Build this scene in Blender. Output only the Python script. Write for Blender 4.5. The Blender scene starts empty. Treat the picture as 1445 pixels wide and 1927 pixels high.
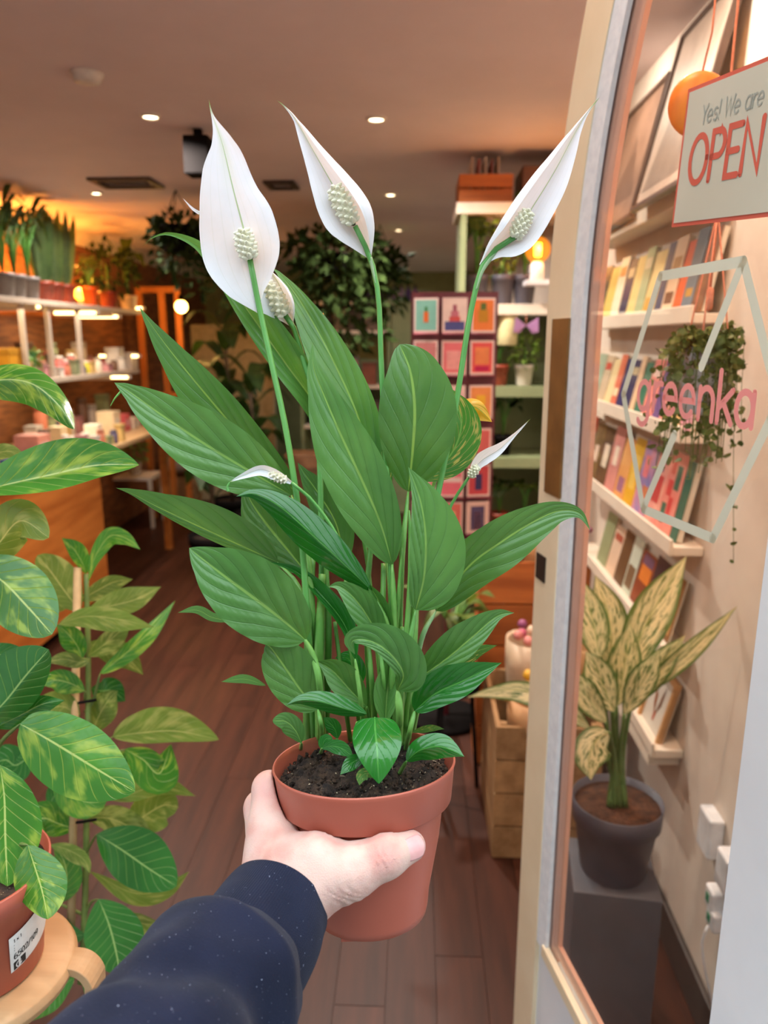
import bpy, bmesh, math, random
import numpy as np
from mathutils import Vector, Matrix, Euler
random.seed(7); RNG = np.random.default_rng(11)
S = bpy.context.scene
COL = S.collection
rad = math.radians

# ------------------------------------------------------------------ camera
F_PX, CX, CY = 1400.0, 722.5, 963.5
CAM_LOC = Vector((0, 0, 1.6))
CAM_ROT = Euler((rad(90 - 13), 0, rad(2.4)))
cd = bpy.data.cameras.new('camera'); cam = bpy.data.objects.new('camera', cd); COL.objects.link(cam)
cam.location = CAM_LOC; cam.rotation_euler = CAM_ROT
cd.sensor_fit = 'VERTICAL'; cd.sensor_height = 36; cd.lens = F_PX / 1927 * 36
cd.clip_start = 0.02; cd.clip_end = 60
cd.dof.use_dof = True; cd.dof.focus_distance = 0.60; cd.dof.aperture_fstop = 6.5
S.camera = cam
# ------------------------------------------------------------------ world: even overcast daylight
w = bpy.data.worlds.new('overcast_sky'); S.world = w; w.use_nodes = True
bg = w.node_tree.nodes['Background']; bg.inputs[0].default_value = (0.80, 0.905, 1.0, 1); bg.inputs[1].default_value = 1.0
_t = w.node_tree; _g = _t.nodes.new('ShaderNodeTexCoord'); _s = _t.nodes.new('ShaderNodeSeparateXYZ'); _m = _t.nodes.new('ShaderNodeMath'); _m.operation = 'MAXIMUM'; _m.inputs[1].default_value = 0
_k = _t.nodes.new('ShaderNodeMath'); _k.operation = 'MULTIPLY_ADD'; SKY = 4.9; _k.inputs[1].default_value = SKY * 2 / 3; _k.inputs[2].default_value = SKY / 3     # standard overcast sky: zenith three times the horizon
_t.links.new(_g.outputs['Generated'], _s.inputs[0]); _t.links.new(_s.outputs[2], _m.inputs[0]); _t.links.new(_m.outputs[0], _k.inputs[0]); _t.links.new(_k.outputs[0], bg.inputs[1])
# ------------------------------------------------------------------ exposure
S.view_settings.view_transform = 'Standard'; S.view_settings.look = 'None'
S.view_settings.gamma = 1.0; S.view_settings.use_curve_mapping = False
S.view_settings.exposure = 0.0
S.cycles.max_bounces = 8

# ------------------------------------------------------------------ room dimensions
CEIL = 2.40; X_LEFT = -2.60; X_RIGHT = 0.70; Y_FRONT = 0.62; Y_BACK = 9.4
CEIL_F, Y_BULK = 3.2, 1.62     # unseen entrance bay, made taller so more sky light reaches the door

def area_light(name, loc, size, power, color, rot=(0, 0, 0)):
    l = bpy.data.lights.new(name, 'AREA'); l.shape = 'DISK'; l.size = size; l.energy = power; l.color = color
    o = bpy.data.objects.new(name, l); o.location = loc; o.rotation_euler = rot; COL.objects.link(o); return o
def point_light(name, loc, r, power, color):
    l = bpy.data.lights.new(name, 'POINT'); l.shadow_soft_size = r; l.energy = power; l.color = color
    o = bpy.data.objects.new(name, l); o.location = loc; COL.objects.link(o); return o

# ------------------------------------------------------------------ pixel helpers (image frame 1445 x 1927)
_R = np.array(CAM_ROT.to_matrix()); _C = np.array(CAM_LOC)
def PX(px, py, d):
    px, py, d = (np.asarray(a, float) for a in (px, py, d))
    v = np.stack([(px - CX) / F_PX * d, -(py - CY) / F_PX * d, -d], -1)
    return v @ _R.T + _C
def ray(px, py): return _R @ np.array([(px - CX) / F_PX, -(py - CY) / F_PX, -1.0])
def onX(px, py, X): r = ray(px, py); return _C + r * ((X - _C[0]) / r[0])
def onY(px, py, Y): r = ray(px, py); return _C + r * ((Y - _C[1]) / r[1])
def onZ(px, py, Z): r = ray(px, py); return _C + r * ((Z - _C[2]) / r[2])
def onP(px, py, p0, n): r = ray(px, py); return _C + r * (np.dot(p0 - _C, n) / np.dot(r, n))
def campt(px, py, d): return np.array([(px - CX) / F_PX * d, -(py - CY) / F_PX * d, -d])

# ------------------------------------------------------------------ mesh helpers
def lin(c):
    o = []
    for v in c[:3]:
        v = v / 255.0; o.append(v / 12.92 if v <= 0.04045 else ((v + 0.055) / 1.055) ** 2.4)
    return (*o, 1.0)
def wloc(o):
    l = Vector((0, 0, 0))
    while o is not None: l = l + o.location; o = o.parent
    return l
class MB:
    def __init__(s): s.v = []; s.f = []; s.uv = []; s.sm = []
    def add(s, verts, faces, uv=None, smooth=False):
        b = len(s.v); s.v += [tuple(p) for p in verts]
        s.uv += [tuple(q) for q in uv] if uv is not None else [(0, 0)] * len(verts)
        for f in faces: s.f.append(tuple(i + b for i in f)); s.sm.append(smooth)
        return s
    def box(s, lo, hi, rz=0, c=None):
        x0, y0, z0 = lo; x1, y1, z1 = hi
        v = np.array([(x, y, z) for z in (z0, z1) for (x, y) in ((x0, y0), (x1, y0), (x1, y1), (x0, y1))], float)
        if rz:
            c = np.array(c if c is not None else ((x0 + x1) / 2, (y0 + y1) / 2)); a = math.cos(rz); b = math.sin(rz)
            q = v[:, :2] - c; v[:, 0] = q[:, 0] * a - q[:, 1] * b + c[0]; v[:, 1] = q[:, 0] * b + q[:, 1] * a + c[1]
        return s.add(v, [(3, 2, 1, 0), (4, 5, 6, 7), (0, 1, 5, 4), (1, 2, 6, 5), (2, 3, 7, 6), (3, 0, 4, 7)])
    def obox(s, o, a, b, c):          # parallelepiped from corner and three edge vectors
        o, a, b, c = (np.asarray(q, float) for q in (o, a, b, c))
        if np.dot(np.cross(a, b), c) < 0: a, b = b, a
        v = [o, o + a, o + a + b, o + b, o + c, o + a + c, o + a + b + c, o + b + c]
        return s.add(v, [(3, 2, 1, 0), (4, 5, 6, 7), (0, 1, 5, 4), (1, 2, 6, 5), (2, 3, 7, 6), (3, 0, 4, 7)])
    def lathe(s, prof, c=(0, 0, 0), ax=(0, 0, 1), n=32, smooth=True):   # profile of (r, h)
        ax = np.array(ax, float); ax /= np.linalg.norm(ax); t = np.array([1., 0, 0]) if abs(ax[0]) < .9 else np.array([0, 1., 0])
        e1 = np.cross(ax, t); e1 /= np.linalg.norm(e1); e2 = np.cross(ax, e1); c = np.array(c, float)
        v = []; f = []
        for r, h in prof:
            for k in range(n):
                a = 2 * math.pi * k / n; v.append(c + ax * h + r * (math.cos(a) * e1 + math.sin(a) * e2))
        for i in range(len(prof) - 1):
            for k in range(n):
                k2 = (k + 1) % n; f.append((i * n + k, i * n + k2, (i + 1) * n + k2, (i + 1) * n + k))
        return s.add(v, f, smooth=smooth)
    def tube(s, pts, r, n=8, caps=True, smooth=True):
        pts = np.array(pts, float); m = len(pts); r = np.full(m, r) if np.isscalar(r) else np.array(r, float)
        T = np.gradient(pts, axis=0); T /= np.linalg.norm(T, axis=1)[:, None] + 1e-12
        ref = np.array([0, 0, 1.]) if abs(T[0][2]) < .9 else np.array([1., 0, 0])
        e1 = np.cross(T[0], ref); e1 /= np.linalg.norm(e1); v = []; f = []
        for i in range(m):
            e1 = e1 - T[i] * np.dot(e1, T[i]); e1 /= np.linalg.norm(e1); e2 = np.cross(T[i], e1)
            for k in range(n):
                a = 2 * math.pi * k / n; v.append(pts[i] + r[i] * (math.cos(a) * e1 + math.sin(a) * e2))
        for i in range(m - 1):
            for k in range(n):
                k2 = (k + 1) % n; f.append((i * n + k, i * n + k2, (i + 1) * n + k2, (i + 1) * n + k))
        if caps: f.append(tuple(range(n - 1, -1, -1))); f.append(tuple((m - 1) * n + k for k in range(n)))
        return s.add(v, f, smooth=smooth)
    def ball(s, c, r, n=12, m=8, sq=(1, 1, 1)):
        v = []; f = []; c = np.array(c, float)
        for i in range(m + 1):
            p = math.pi * i / m
            for k in range(n):
                a = 2 * math.pi * k / n; v.append(c + r * np.array([math.sin(p) * math.cos(a) * sq[0], math.sin(p) * math.sin(a) * sq[1], math.cos(p) * sq[2]]))
        for i in range(m):
            for k in range(n):
                k2 = (k + 1) % n; f.append((i * n + k, (i + 1) * n + k, (i + 1) * n + k2, i * n + k2))
        return s.add(v, f, smooth=True)
    def build(s, name, mat, parent=None, origin=None):
        V = np.array(s.v, float)
        if parent is not None: o0 = np.array(wloc(parent))
        else:
            o0 = np.array(origin) if origin is not None else np.array([(V[:, 0].min() + V[:, 0].max()) / 2, (V[:, 1].min() + V[:, 1].max()) / 2, V[:, 2].min()])
        me = bpy.data.meshes.new(name); me.from_pydata((V - o0).tolist(), [], s.f)
        me.polygons.foreach_set('use_smooth', s.sm)
        ul = me.uv_layers.new(name='UVMap'); idx = np.empty(len(me.loops), np.int32); me.loops.foreach_get('vertex_index', idx)
        ul.data.foreach_set('uv', np.array(s.uv, np.float32)[idx].ravel())
        me.materials.append(mat); me.update()
        o = bpy.data.objects.new(name, me); COL.objects.link(o)
        if parent is not None: o.parent = parent
        else: o.location = o0
        return o
def empty(name, loc):
    o = bpy.data.objects.new(name, None); o.location = Vector(loc); o.empty_display_size = .05; COL.objects.link(o); return o
def tag(o, label, cat, group=None):
    o['label'] = label; o['category'] = cat
    if group: o['group'] = group
    return o
def struct(o, label=None):
    o['kind'] = 'structure'
    if label: o['label'] = label
    return o
def part(name, mat, parent, fn):
    m = MB(); fn(m); return m.build(name, mat, parent)
def copy_tree(o, loc=None, rz=None, parent=None):
    c = o.copy(); COL.objects.link(c)
    if parent is not None: c.parent = parent
    if loc is not None: c.location = Vector(loc)
    if rz is not None: c.rotation_euler.z = rz
    for ch in list(o.children): copy_tree(ch, parent=c)
    return c
def bevel(o, w=.002, seg=2):
    m = o.modifiers.new('bevel', 'BEVEL'); m.width = w; m.segments = seg; m.limit_method = 'ANGLE'; return o
def catmull(P, n):
    P = np.array(P, float)
    if len(P) == 2: t = np.linspace(0, 1, n)[:, None]; return P[0] * (1 - t) + P[1] * t
    A = np.vstack([2 * P[0] - P[1], P, 2 * P[-1] - P[-2]]); out = []
    dl = np.linalg.norm(np.diff(P[:, :2], axis=0), axis=1); cum = np.concatenate([[0], np.cumsum(dl)]); cum /= cum[-1]
    for t in np.linspace(0, 1, n):
        i = min(np.searchsorted(cum, t, 'right') - 1, len(P) - 2); u = (t - cum[i]) / (cum[i + 1] - cum[i] + 1e-12)
        p0, p1, p2, p3 = A[i], A[i + 1], A[i + 2], A[i + 3]
        out.append(.5 * (2 * p1 + (p2 - p0) * u + (2 * p0 - 5 * p1 + 4 * p2 - p3) * u * u + (3 * p1 - p0 - 3 * p2 + p3) * u ** 3))
    return np.array(out)

# ------------------------------------------------------------------ materials
class NT:
    def __init__(s, name):
        s.m = bpy.data.materials.new(name); s.m.use_nodes = True; s.t = s.m.node_tree; s.n = s.t.nodes
        s.p = s.n['Principled BSDF']; s.out = s.n['Material Output']
    def new(s, ty, **kw):
        n = s.n.new(ty)
        for k, v in kw.items(): setattr(n, k, v)
        return n
    def link(s, a, b): s.t.links.new(a, b)
    def val(s, sock, v):
        if isinstance(v, (int, float, tuple, list)): sock.default_value = v
        else: s.link(v, sock)
    def math(s, op, a, b=None, c=None, clamp=False):
        n = s.new('ShaderNodeMath', operation=op); n.use_clamp = clamp
        s.val(n.inputs[0], a)
        if b is not None: s.val(n.inputs[1], b)
        if c is not None: s.val(n.inputs[2], c)
        return n.outputs[0]
    def mix(s, fac, a, b, blend='MIX'):
        n = s.new('ShaderNodeMix', data_type='RGBA', blend_type=blend)
        s.val(n.inputs[0], fac); s.val(n.inputs[6], a); s.val(n.inputs[7], b); return n.outputs[2]
    def step(s, x, a, b, lo=0.0, hi=1.0):
        n = s.new('ShaderNodeMapRange', interpolation_type='SMOOTHSTEP'); s.val(n.inputs[0], x)
        for i, v in enumerate((a, b, lo, hi)): n.inputs[i + 1].default_value = v
        return n.outputs[0]
    def noise(s, vec, scale, detail=3, rough=.5, dims='3D', w=None):
        n = s.new('ShaderNodeTexNoise', noise_dimensions=dims)
        if vec is not None: s.link(vec, n.inputs['Vector'])
        if w is not None: s.val(n.inputs['W'], w)
        n.inputs['Scale'].default_value = scale; n.inputs['Detail'].default_value = detail; n.inputs['Roughness'].default_value = rough
        return n.outputs[0]
    def bump(s, h, strength, dist):
        b = s.new('ShaderNodeBump'); b.inputs['Strength'].default_value = strength; b.inputs['Distance'].default_value = dist
        s.link(h, b.inputs['Height']); s.link(b.outputs[0], s.p.inputs['Normal']); return b
    def obj(s): return s.new('ShaderNodeTexCoord').outputs['Object']
    def scaled(s, vec, sc):
        n = s.new('ShaderNodeMapping'); n.inputs['Scale'].default_value = sc; s.link(vec, n.inputs[0]); return n.outputs[0]
def M(name, c, rough=.5, c2=None, scale=20, spec=.5, metal=0, bump=0, bdist=.002, bscale=None, stretch=None, coat=0, sheen=0):
    t = NT(name); p = t.p; vec = t.obj()
    if stretch: vec = t.scaled(vec, stretch)
    c2 = c2 if c2 is not None else tuple(v * .88 for v in c)
    nz = t.noise(vec, scale, 4, .6)
    t.link(t.mix(t.step(nz, .3, .7), lin(c), lin(c2)), p.inputs['Base Color'])
    p.inputs['Roughness'].default_value = rough; p.inputs['Metallic'].default_value = metal
    p.inputs['Specular IOR Level'].default_value = spec; p.inputs['Coat Weight'].default_value = coat
    p.inputs['Sheen Weight'].default_value = sheen
    if bump: t.bump(t.noise(vec, bscale or scale * 3, 4, .6), bump, bdist)
    return t.m
def EM(name, c, strength, base=(255, 240, 220)):
    t = NT(name); t.p.inputs['Base Color'].default_value = lin(base)
    t.p.inputs['Emission Color'].default_value = lin(c); t.p.inputs['Emission Strength'].default_value = strength
    nz = t.noise(t.obj(), 8); t.link(t.mix(nz, lin(c), lin(tuple(v * .97 for v in c))), t.p.inputs['Emission Color'])
    return t.m
def wood(name, c, c2, scale=6, rough=.45, axis=1, spec=.4):
    t = NT(name); st = [14, 14, 14]; st[axis] = 1.2
    v = t.scaled(t.obj(), st); oi = t.new('ShaderNodeObjectInfo')
    nz = t.noise(v, scale * .25, 5, .65); f = t.step(nz, .3, .72)
    col = t.mix(f, lin(c), lin(c2)); hv = t.new('ShaderNodeHueSaturation'); t.link(col, hv.inputs['Color'])
    t.link(t.math('MULTIPLY_ADD', oi.outputs['Random'], .35, .82), hv.inputs['Value'])
    t.link(hv.outputs[0], t.p.inputs['Base Color']); t.p.inputs['Roughness'].default_value = rough; t.p.inputs['Specular IOR Level'].default_value = spec
    t.bump(nz, .25, .001); return t.m
def leafmat(name, base, base2, vein, mid, N=7, K=.55, trans=.3, tcol=None, rough=.38, vs=.5, patch=None, pth=(.52, .6), pscale=3.0, speck=False, spec=.4, bumpd=.0012, midw=.05, marg=False):
    t = NT(name); uv = t.new('ShaderNodeUVMap'); sp = t.new('ShaderNodeSeparateXYZ'); t.link(uv.outputs[0], sp.inputs[0])
    u, v = sp.outputs[0], sp.outputs[1]; av = t.math('ABSOLUTE', v); oi = t.new('ShaderNodeObjectInfo').outputs['Random']
    ph = t.math('MULTIPLY', t.math('SUBTRACT', u, t.math('MULTIPLY', t.math('POWER', av, .85), K)), N)
    fr = t.math('PINGPONG', ph, .5)
    vm = t.math('MULTIPLY', t.step(fr, .0, .07, 1, 0), t.step(av, .75, 1.0, 1, .15))
    mm = t.step(av, midw * .45, midw, 1, 0)
    obj = t.obj(); nz = t.noise(obj, 14, 3)
    col = t.mix(t.step(nz, .35, .65), lin(base), lin(base2))
    hv = t.new('ShaderNodeHueSaturation'); t.link(col, hv.inputs['Color']); t.link(t.math('MULTIPLY_ADD', oi, .3, .85), hv.inputs['Value']); col = hv.outputs[0]
    if patch:
        cb = t.new('ShaderNodeCombineXYZ'); t.link(t.math('MULTIPLY', ph, .55 if not speck else .8), cb.inputs[0]); t.link(t.math('MULTIPLY', v, 1.3 if not speck else 3), cb.inputs[1]); t.link(t.math('MULTIPLY', oi, 37), cb.inputs[2])
        pn = t.noise(cb.outputs[0], pscale, 3 if not speck else 6, .5 if not speck else .65)
        pm_ = t.step(pn, *pth)
        if marg: pm_ = t.math('MULTIPLY', pm_, t.step(av, .62, .95, 1, 0))
        col = t.mix(pm_, col, lin(patch))
    col = t.mix(t.math('MULTIPLY', vm, vs), col, lin(vein)); col = t.mix(t.math('MULTIPLY', mm, .8), col, lin(mid))
    t.link(col, t.p.inputs['Base Color']); t.p.inputs['Roughness'].default_value = rough; t.p.inputs['Specular IOR Level'].default_value = spec
    h = t.math('ADD', t.math('MULTIPLY', vm, -1.0), t.math('MULTIPLY', t.noise(obj, 160, 2), .25)); t.bump(h, .5, bumpd)
    tr = t.new('ShaderNodeBsdfTranslucent'); hs = t.new('ShaderNodeHueSaturation'); t.link(col, hs.inputs['Color']); hs.inputs['Value'].default_value = 1.5; hs.inputs['Saturation'].default_value = 1.1
    t.link(hs.outputs[0], tr.inputs['Color'])
    ms = t.new('ShaderNodeMixShader'); ms.inputs[0].default_value = trans
    t.link(t.p.outputs[0], ms.inputs[1]); t.link(tr.outputs[0], ms.inputs[2]); t.link(ms.outputs[0], t.out.inputs[0]); return t.m

# ------------------------------------------------------------------ leaf builder: centre line in pixels, real depth per point
def prof(t, peak=.45, b0=.75, b1=1.1):
    a = math.log(.5) / math.log(peak); s = np.sin(math.pi * np.clip(t, 0, 1) ** a); s = np.clip(s, 0, 1)
    return np.where(t < peak, s ** b0, s ** b1)
def leaf(name, mat, parent, pts, wl, wr, d0, d1, peak=.45, bow=0, fold=.0, tilt=0, curl=0, amp=.0020, N=7, K=.55, b0=.75, b1=1.1, rolll=0, rollr=0, wave=0, nu=64, nv=20, wid=None, widr=None):
    """pts base->tip in px; wl / wr half widths in px left/right of travel; fold>0 lifts both edges to the viewer (m); tilt: right edge nearer."""
    c = catmull([(p[0], p[1]) for p in pts], nu); t = np.linspace(0, 1, nu)
    if len(pts[0]) > 2: d = catmull([(p[0], p[1], p[2]) for p in pts], nu)[:, 2]
    else: d = d0 + (d1 - d0) * t - bow * np.sin(math.pi * t)
    T = np.gradient(c, axis=0); T /= np.linalg.norm(T, axis=1)[:, None] + 1e-9
    n = np.stack([-T[:, 1], T[:, 0]], 1)                     # right of travel on screen
    if wid is not None: pf = np.interp(t, np.linspace(0, 1, len(wid)), wid)
    else: pf = prof(t, peak, b0, b1)
    pfr = pf if widr is None else np.interp(t, np.linspace(0, 1, len(widr)), widr)
    if wid is not None: ks = np.array([.25, .5, .25]); pf = np.convolve(np.pad(pf, 1, 'edge'), ks, 'valid'); pfr = np.convolve(np.pad(pfr, 1, 'edge'), ks, 'valid'); pf[-1] = pfr[-1] = 0
    v = np.linspace(-1, 1, nv + 1); V = []; UV = []
    for i in range(nu):
        for vv in v:
            g = vv; lift = 0
            if vv > 0 and rollr and vv > 1 - rollr * 1.0:
                q = (vv - (1 - rollr)) / rollr; g = (1 - rollr) + rollr * math.sin(math.pi * q * .95) * .55 - rollr * .5 * q * q; lift = .5 * rollr * q
            if vv < 0 and rolll and -vv > 1 - rolll:
                q = (-vv - (1 - rolll)) / rolll; g = -((1 - rolll) + rolll * math.sin(math.pi * q * .95) * .55 - rolll * .5 * q * q); lift = .5 * rolll * q
            wpx = (wr * pfr[i] if g > 0 else wl * pf[i]); off = g * wpx; av = abs(vv)
            dep = d[i] - fold * pf[i] * av - tilt * pf[i] * vv - curl * pf[i] * (vv * vv) - lift * wpx * d[i] / F_PX * 2
            ph = (t[i] - K * av ** .85) * N
            dep -= amp * pf[i] * (abs(math.sin(math.pi * ph)) ** .7) * min(1, .25 + av * 3) * (1 - .55 * av)
            dep += wave * pf[i] * av * math.sin(9 * t[i] + 2 * vv)
            V.append((c[i, 0] + n[i, 0] * off, c[i, 1] + n[i, 1] * off, dep)); UV.append((t[i], vv))
    V = np.array(V); W = PX(V[:, 0], V[:, 1], V[:, 2]); m = nv + 1
    f = [(i * m + k, i * m + k + 1, (i + 1) * m + k + 1, (i + 1) * m + k) for i in range(nu - 1) for k in range(nv)]
    b = MB(); b.add(W, f, UV, True); return b.build(name, mat, parent)
def stem(name, mat, parent, pts, r0, r1=None, n=8, k=24):
    c = catmull(pts, k); W = PX(c[:, 0], c[:, 1], c[:, 2]); r1 = r0 if r1 is None else r1; rr = np.linspace(r0, r1, k)
    if name == 'petiole': rr = rr * np.interp(np.linspace(0, 1, k), [0, .06, .2, 1], [.25, .6, .9, 1])
    b = MB(); b.tube(W, rr, n); return b.build(name, mat, parent)
# ================================================================== STRUCTURE
m_wall = M('warm_white_wall_paint', (226, 214, 200), .75, (214, 200, 186), 6, spec=.25, bump=.1, bdist=.001, bscale=120)
m_ceil = M('matt_ceiling_paint', (226, 210, 210), .85, (220, 204, 204), 3, spec=.2)
m_brick = M('dark_wood_wall', (150, 92, 48), .7, (104, 60, 30), 5, stretch=(1, 1, 8))
m_sage = M('sage_green_paint', (142, 152, 112), .6, (128, 140, 100), 6)
m_base = M('dark_floor_underlay', (40, 26, 20), .8)
m_plank = wood('dark_brown_floor_planks', (74, 40, 27), (50, 27, 18), 5, .42, 1, .25)
m_fac = M('white_shopfront_paint', (240, 242, 244), .5, (232, 235, 238), 5)
m_pave = M('grey_pavement', (120, 118, 114), .85, (100, 98, 96), 14, bump=.3)
m_skirt = M('dark_skirting_paint', (70, 62, 58), .5)

fl = struct(part('floor', m_base, None, lambda m: m.box((X_LEFT, Y_FRONT - .02, -.06), (X_RIGHT, Y_BACK, -.012))))
PW, PL = .127, 1.28; rows = int((X_RIGHT - X_LEFT) / PW) + 1; proto = None; k = 0
for i in range(rows):
    x0 = X_LEFT + i * PW; off = (i * 0.437) % 1.0 * PL; y = Y_FRONT - off
    while y < Y_BACK:
        a, b = max(y, Y_FRONT), min(y + PL, Y_BACK)
        if b - a > .02:
            wdt = min(PW, X_RIGHT - x0) - .0014
            if abs((b - a) - PL) < 1e-6 and wdt > .12:
                if proto is None:
                    mm_ = MB(); mm_.box((0, 0, -.012), (wdt, PL - .0014, 0)); proto = mm_.build('plank', m_plank, fl); proto.location = Vector((x0, a, 0)) - fl.location
                    me0 = proto.data; me0.transform(Matrix.Translation(Vector(fl.location)))
                else:
                    o = proto.copy(); COL.objects.link(o); o.parent = fl; o.location = Vector((x0, a, 0)) - fl.location
            elif wdt > .01:
                mm_ = MB(); mm_.box((x0, a, -.012), (x0 + wdt, b - .002, 0)); mm_.build('plank', m_plank, fl)
        y += PL
struct(part('ceiling', m_ceil, None, lambda m: m.box((X_LEFT - .1, Y_BULK, CEIL), (X_RIGHT + .1, Y_BACK + .1, CEIL + .08))))
struct(part('ceiling_entrance_raised', m_ceil, None, lambda m: m.box((X_LEFT - .1, Y_FRONT, CEIL_F), (X_RIGHT + .1, Y_BULK + .08, CEIL_F + .08))))
struct(part('wall_bulkhead_unseen', m_ceil, None, lambda m: m.box((X_LEFT - .1, Y_BULK, CEIL + .08), (X_RIGHT + .1, Y_BULK + .08, CEIL_F))))  # unseen step down from the raised bay, shaped to admit sky light
struct(part('wall_left', m_brick, None, lambda m: m.box((X_LEFT - .1, Y_FRONT, -.06), (X_LEFT, Y_BACK, CEIL_F))))
struct(part('wall_right', m_wall, None, lambda m: m.box((X_RIGHT, Y_FRONT, -.06), (X_RIGHT + .1, Y_BACK, CEIL_F))))
struct(part('wall_back', m_sage, None, lambda m: m.box((X_LEFT - .1, Y_BACK, -.06), (X_RIGHT + .1, Y_BACK + .1, CEIL))))
struct(part('wall_front_left', m_fac, None, lambda m: m.box((-3.4, Y_FRONT - .12, -.06), (-.95, Y_FRONT, 3.4))))
struct(part('wall_front_right', m_fac, None, lambda m: m.box((.46, Y_FRONT - .12, -.06), (2.2, Y_FRONT, 3.4))))
struct(part('wall_front_top', m_fac, None, lambda m: m.box((-.95, Y_FRONT - .12, 3.1), (.46, Y_FRONT, 3.4))))
struct(part('wall_street_opposite', M('grey_street_facade', (128, 120, 112), .8, (104, 98, 92), 2), None, lambda m: m.box((-14, -9.3, -.16), (14, -9, 9.5))))
struct(part('ground', m_pave, None, lambda m: m.box((-14, -9, -.16), (14, Y_FRONT - .12, -.06))))
struct(part('trim_threshold', m_skirt, None, lambda m: m.box((-.95, Y_FRONT - .12, -.06), (.46, Y_FRONT - .005, .0))))
struct(bevel(part('baseboard_right', m_skirt, None, lambda m: m.box((X_RIGHT - .016, Y_FRONT + .01, 0), (X_RIGHT, Y_BACK, .11))), .004))
struct(part('trim_cornice_left', m_wall, None, lambda m: m.add([(X_LEFT, y, z) for y in (Y_BULK, Y_BACK) for (z) in (CEIL, CEIL - .09)] + [(X_LEFT + .09, Y_BULK, CEIL), (X_LEFT + .09, Y_BACK, CEIL)], [(0, 1, 4), (2, 5, 3), (1, 3, 5, 4), (0, 2, 3, 1), (0, 4, 5, 2)])))

# ------------------------------------------------------------------ arched glazed door leaf, swung inwards (plane through D0 along DU)
vp = ray(450, 640); vp = np.array([vp[0], vp[1], 0]); vp /= np.linalg.norm(vp)
DU = -vp                                  # along the leaf: free edge -> hinge
DN = np.array([-DU[1], DU[0], 0]);  DN = DN if np.dot(DN, -np.array([1.0, 0, 0])) > 0 else -DN   # outer face normal (to the viewer)
p_ = ray(1010, 1000); D0 = _C + p_ * (1.25 / p_[1]); D0[2] = 0
def dpt(s, z, n=0): return D0 + DU * s + DN * n + np.array([0, 0, z])
def dsz(px, py, n=0):                     # pixel -> (s, z) on the leaf plane at offset n from the outer face
    q = onP(px, py, D0 + DN * n, DN) - D0; return float(np.dot(q, DU)), float(q[2])
AR, AZ, DTOP = 1.14, 1.62, 2.34
def arc_s(a, z):
    h = max(0, z - AZ); return AR - math.sqrt(max((AR - a) ** 2 - h * h, 1e-6))
def strip(m, a, b, z0, z1, n0, n1, k=28, smooth=False):
    zs = np.concatenate([[z0], np.linspace(max(z0, AZ), z1, k)]) if z1 > AZ else np.array([z0, z1])
    v = []; f = []
    for z in zs:
        for (s, n) in ((arc_s(a, z), n0), (arc_s(b, z), n0), (arc_s(b, z), n1), (arc_s(a, z), n1)): v.append(dpt(s, z, n))
    for i in range(len(zs) - 1):
        for q in range(4): f.append((i * 4 + q, i * 4 + (q + 1) % 4, (i + 1) * 4 + (q + 1) % 4, (i + 1) * 4 + q))
    f += [(0, 1, 2, 3), tuple(len(v) - 4 + q for q in (3, 2, 1, 0))]; m.add(v, f, smooth=smooth)
def dbox(m, s0, s1, z0, z1, n0, n1): m.obox(dpt(s0, z0, n0), DU * (s1 - s0), np.array([0, 0, z1 - z0]), DN * (n1 - n0))
S1 = dsz(1050, 1000)[0]; S2 = dsz(1074, 1000)[0]; S3 = dsz(1102, 1000)[0]; SR = dsz(1398, 1400)[0]; SW = SR + .13
ZB = dsz(1022, 1797)[1]
print('door s', S1, S2, S3, SR, 'bottom', ZB, 'free edge', D0, 'hinge', dpt(SW, 0))
m_cream = M('cream_door_paint', (244, 226, 192), .45, (236, 216, 180), 7, bump=.08, bscale=60)
m_bead = M('daylit_weathered_bead_paint', (240, 243, 245), .5, (226, 230, 234), 60, bump=.3, bscale=80)  # upright bead: daylight put into its whiter colour, bottom bead stays cream
m_terra = M('salmon_inner_bead_paint', (250, 190, 164), .5, (244, 180, 152), 9)
m_brass = M('aged_brass', (150, 108, 58), .45, (120, 84, 44), 12, metal=.35)
m_dark = M('dark_keyhole', (44, 30, 20), .6)
m_gap = M('dark_glazing_putty', (60, 56, 54), .8)
gl = NT('clear_glass'); gt = gl.new('ShaderNodeBsdfTransparent'); gg = gl.new('ShaderNodeBsdfGlossy'); gg.inputs['Roughness'].default_value = .01
gt.inputs['Color'].default_value = (.97, .98, .97, 1)
lw_ = gl.new('ShaderNodeLayerWeight'); lw_.inputs[0].default_value = .5; gm = gl.new('ShaderNodeMixShader')
gl.link(gl.math('MULTIPLY_ADD', gl.math('POWER', lw_.outputs['Facing'], 5.0), .8, .03), gm.inputs[0]); gl.link(gt.outputs[0], gm.inputs[1]); gl.link(gg.outputs[0], gm.inputs[2]); gl.link(gm.outputs[0], gl.out.inputs[0]); m_glass = gl.m
door = struct(empty('door_1', dpt(0, 0.02)), 'open cream arched shop door with large glass pane')
part('stile', m_cream, door, lambda m: strip(m, 0, S1, .02, DTOP, -.04, .0))
part('stile', m_fac, door, lambda m: dbox(m, SR, SW, .02, DTOP, -.04, .0))
part('top_rail', m_cream, door, lambda m: dbox(m, arc_s(S1, DTOP - .14), SR, DTOP - .14, DTOP, -.04, 0))
part('bottom_panel', m_fac, door, lambda m: dbox(m, S1, SR, .02, ZB - .0, -.032, -.008))
GN = -.0085                                # outer face of the pane
BS = dsz(1075, 1000, GN)[0]; IB0 = dsz(1079, 1000, GN - .005)[0]; IB1 = dsz(1106, 1000, GN - .010)[0]
part('glazing_bead', m_bead, door, lambda m: strip(m, S1, dsz(1072, 1000, -.002)[0], ZB, DTOP - .1, GN, -.0015))
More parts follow.
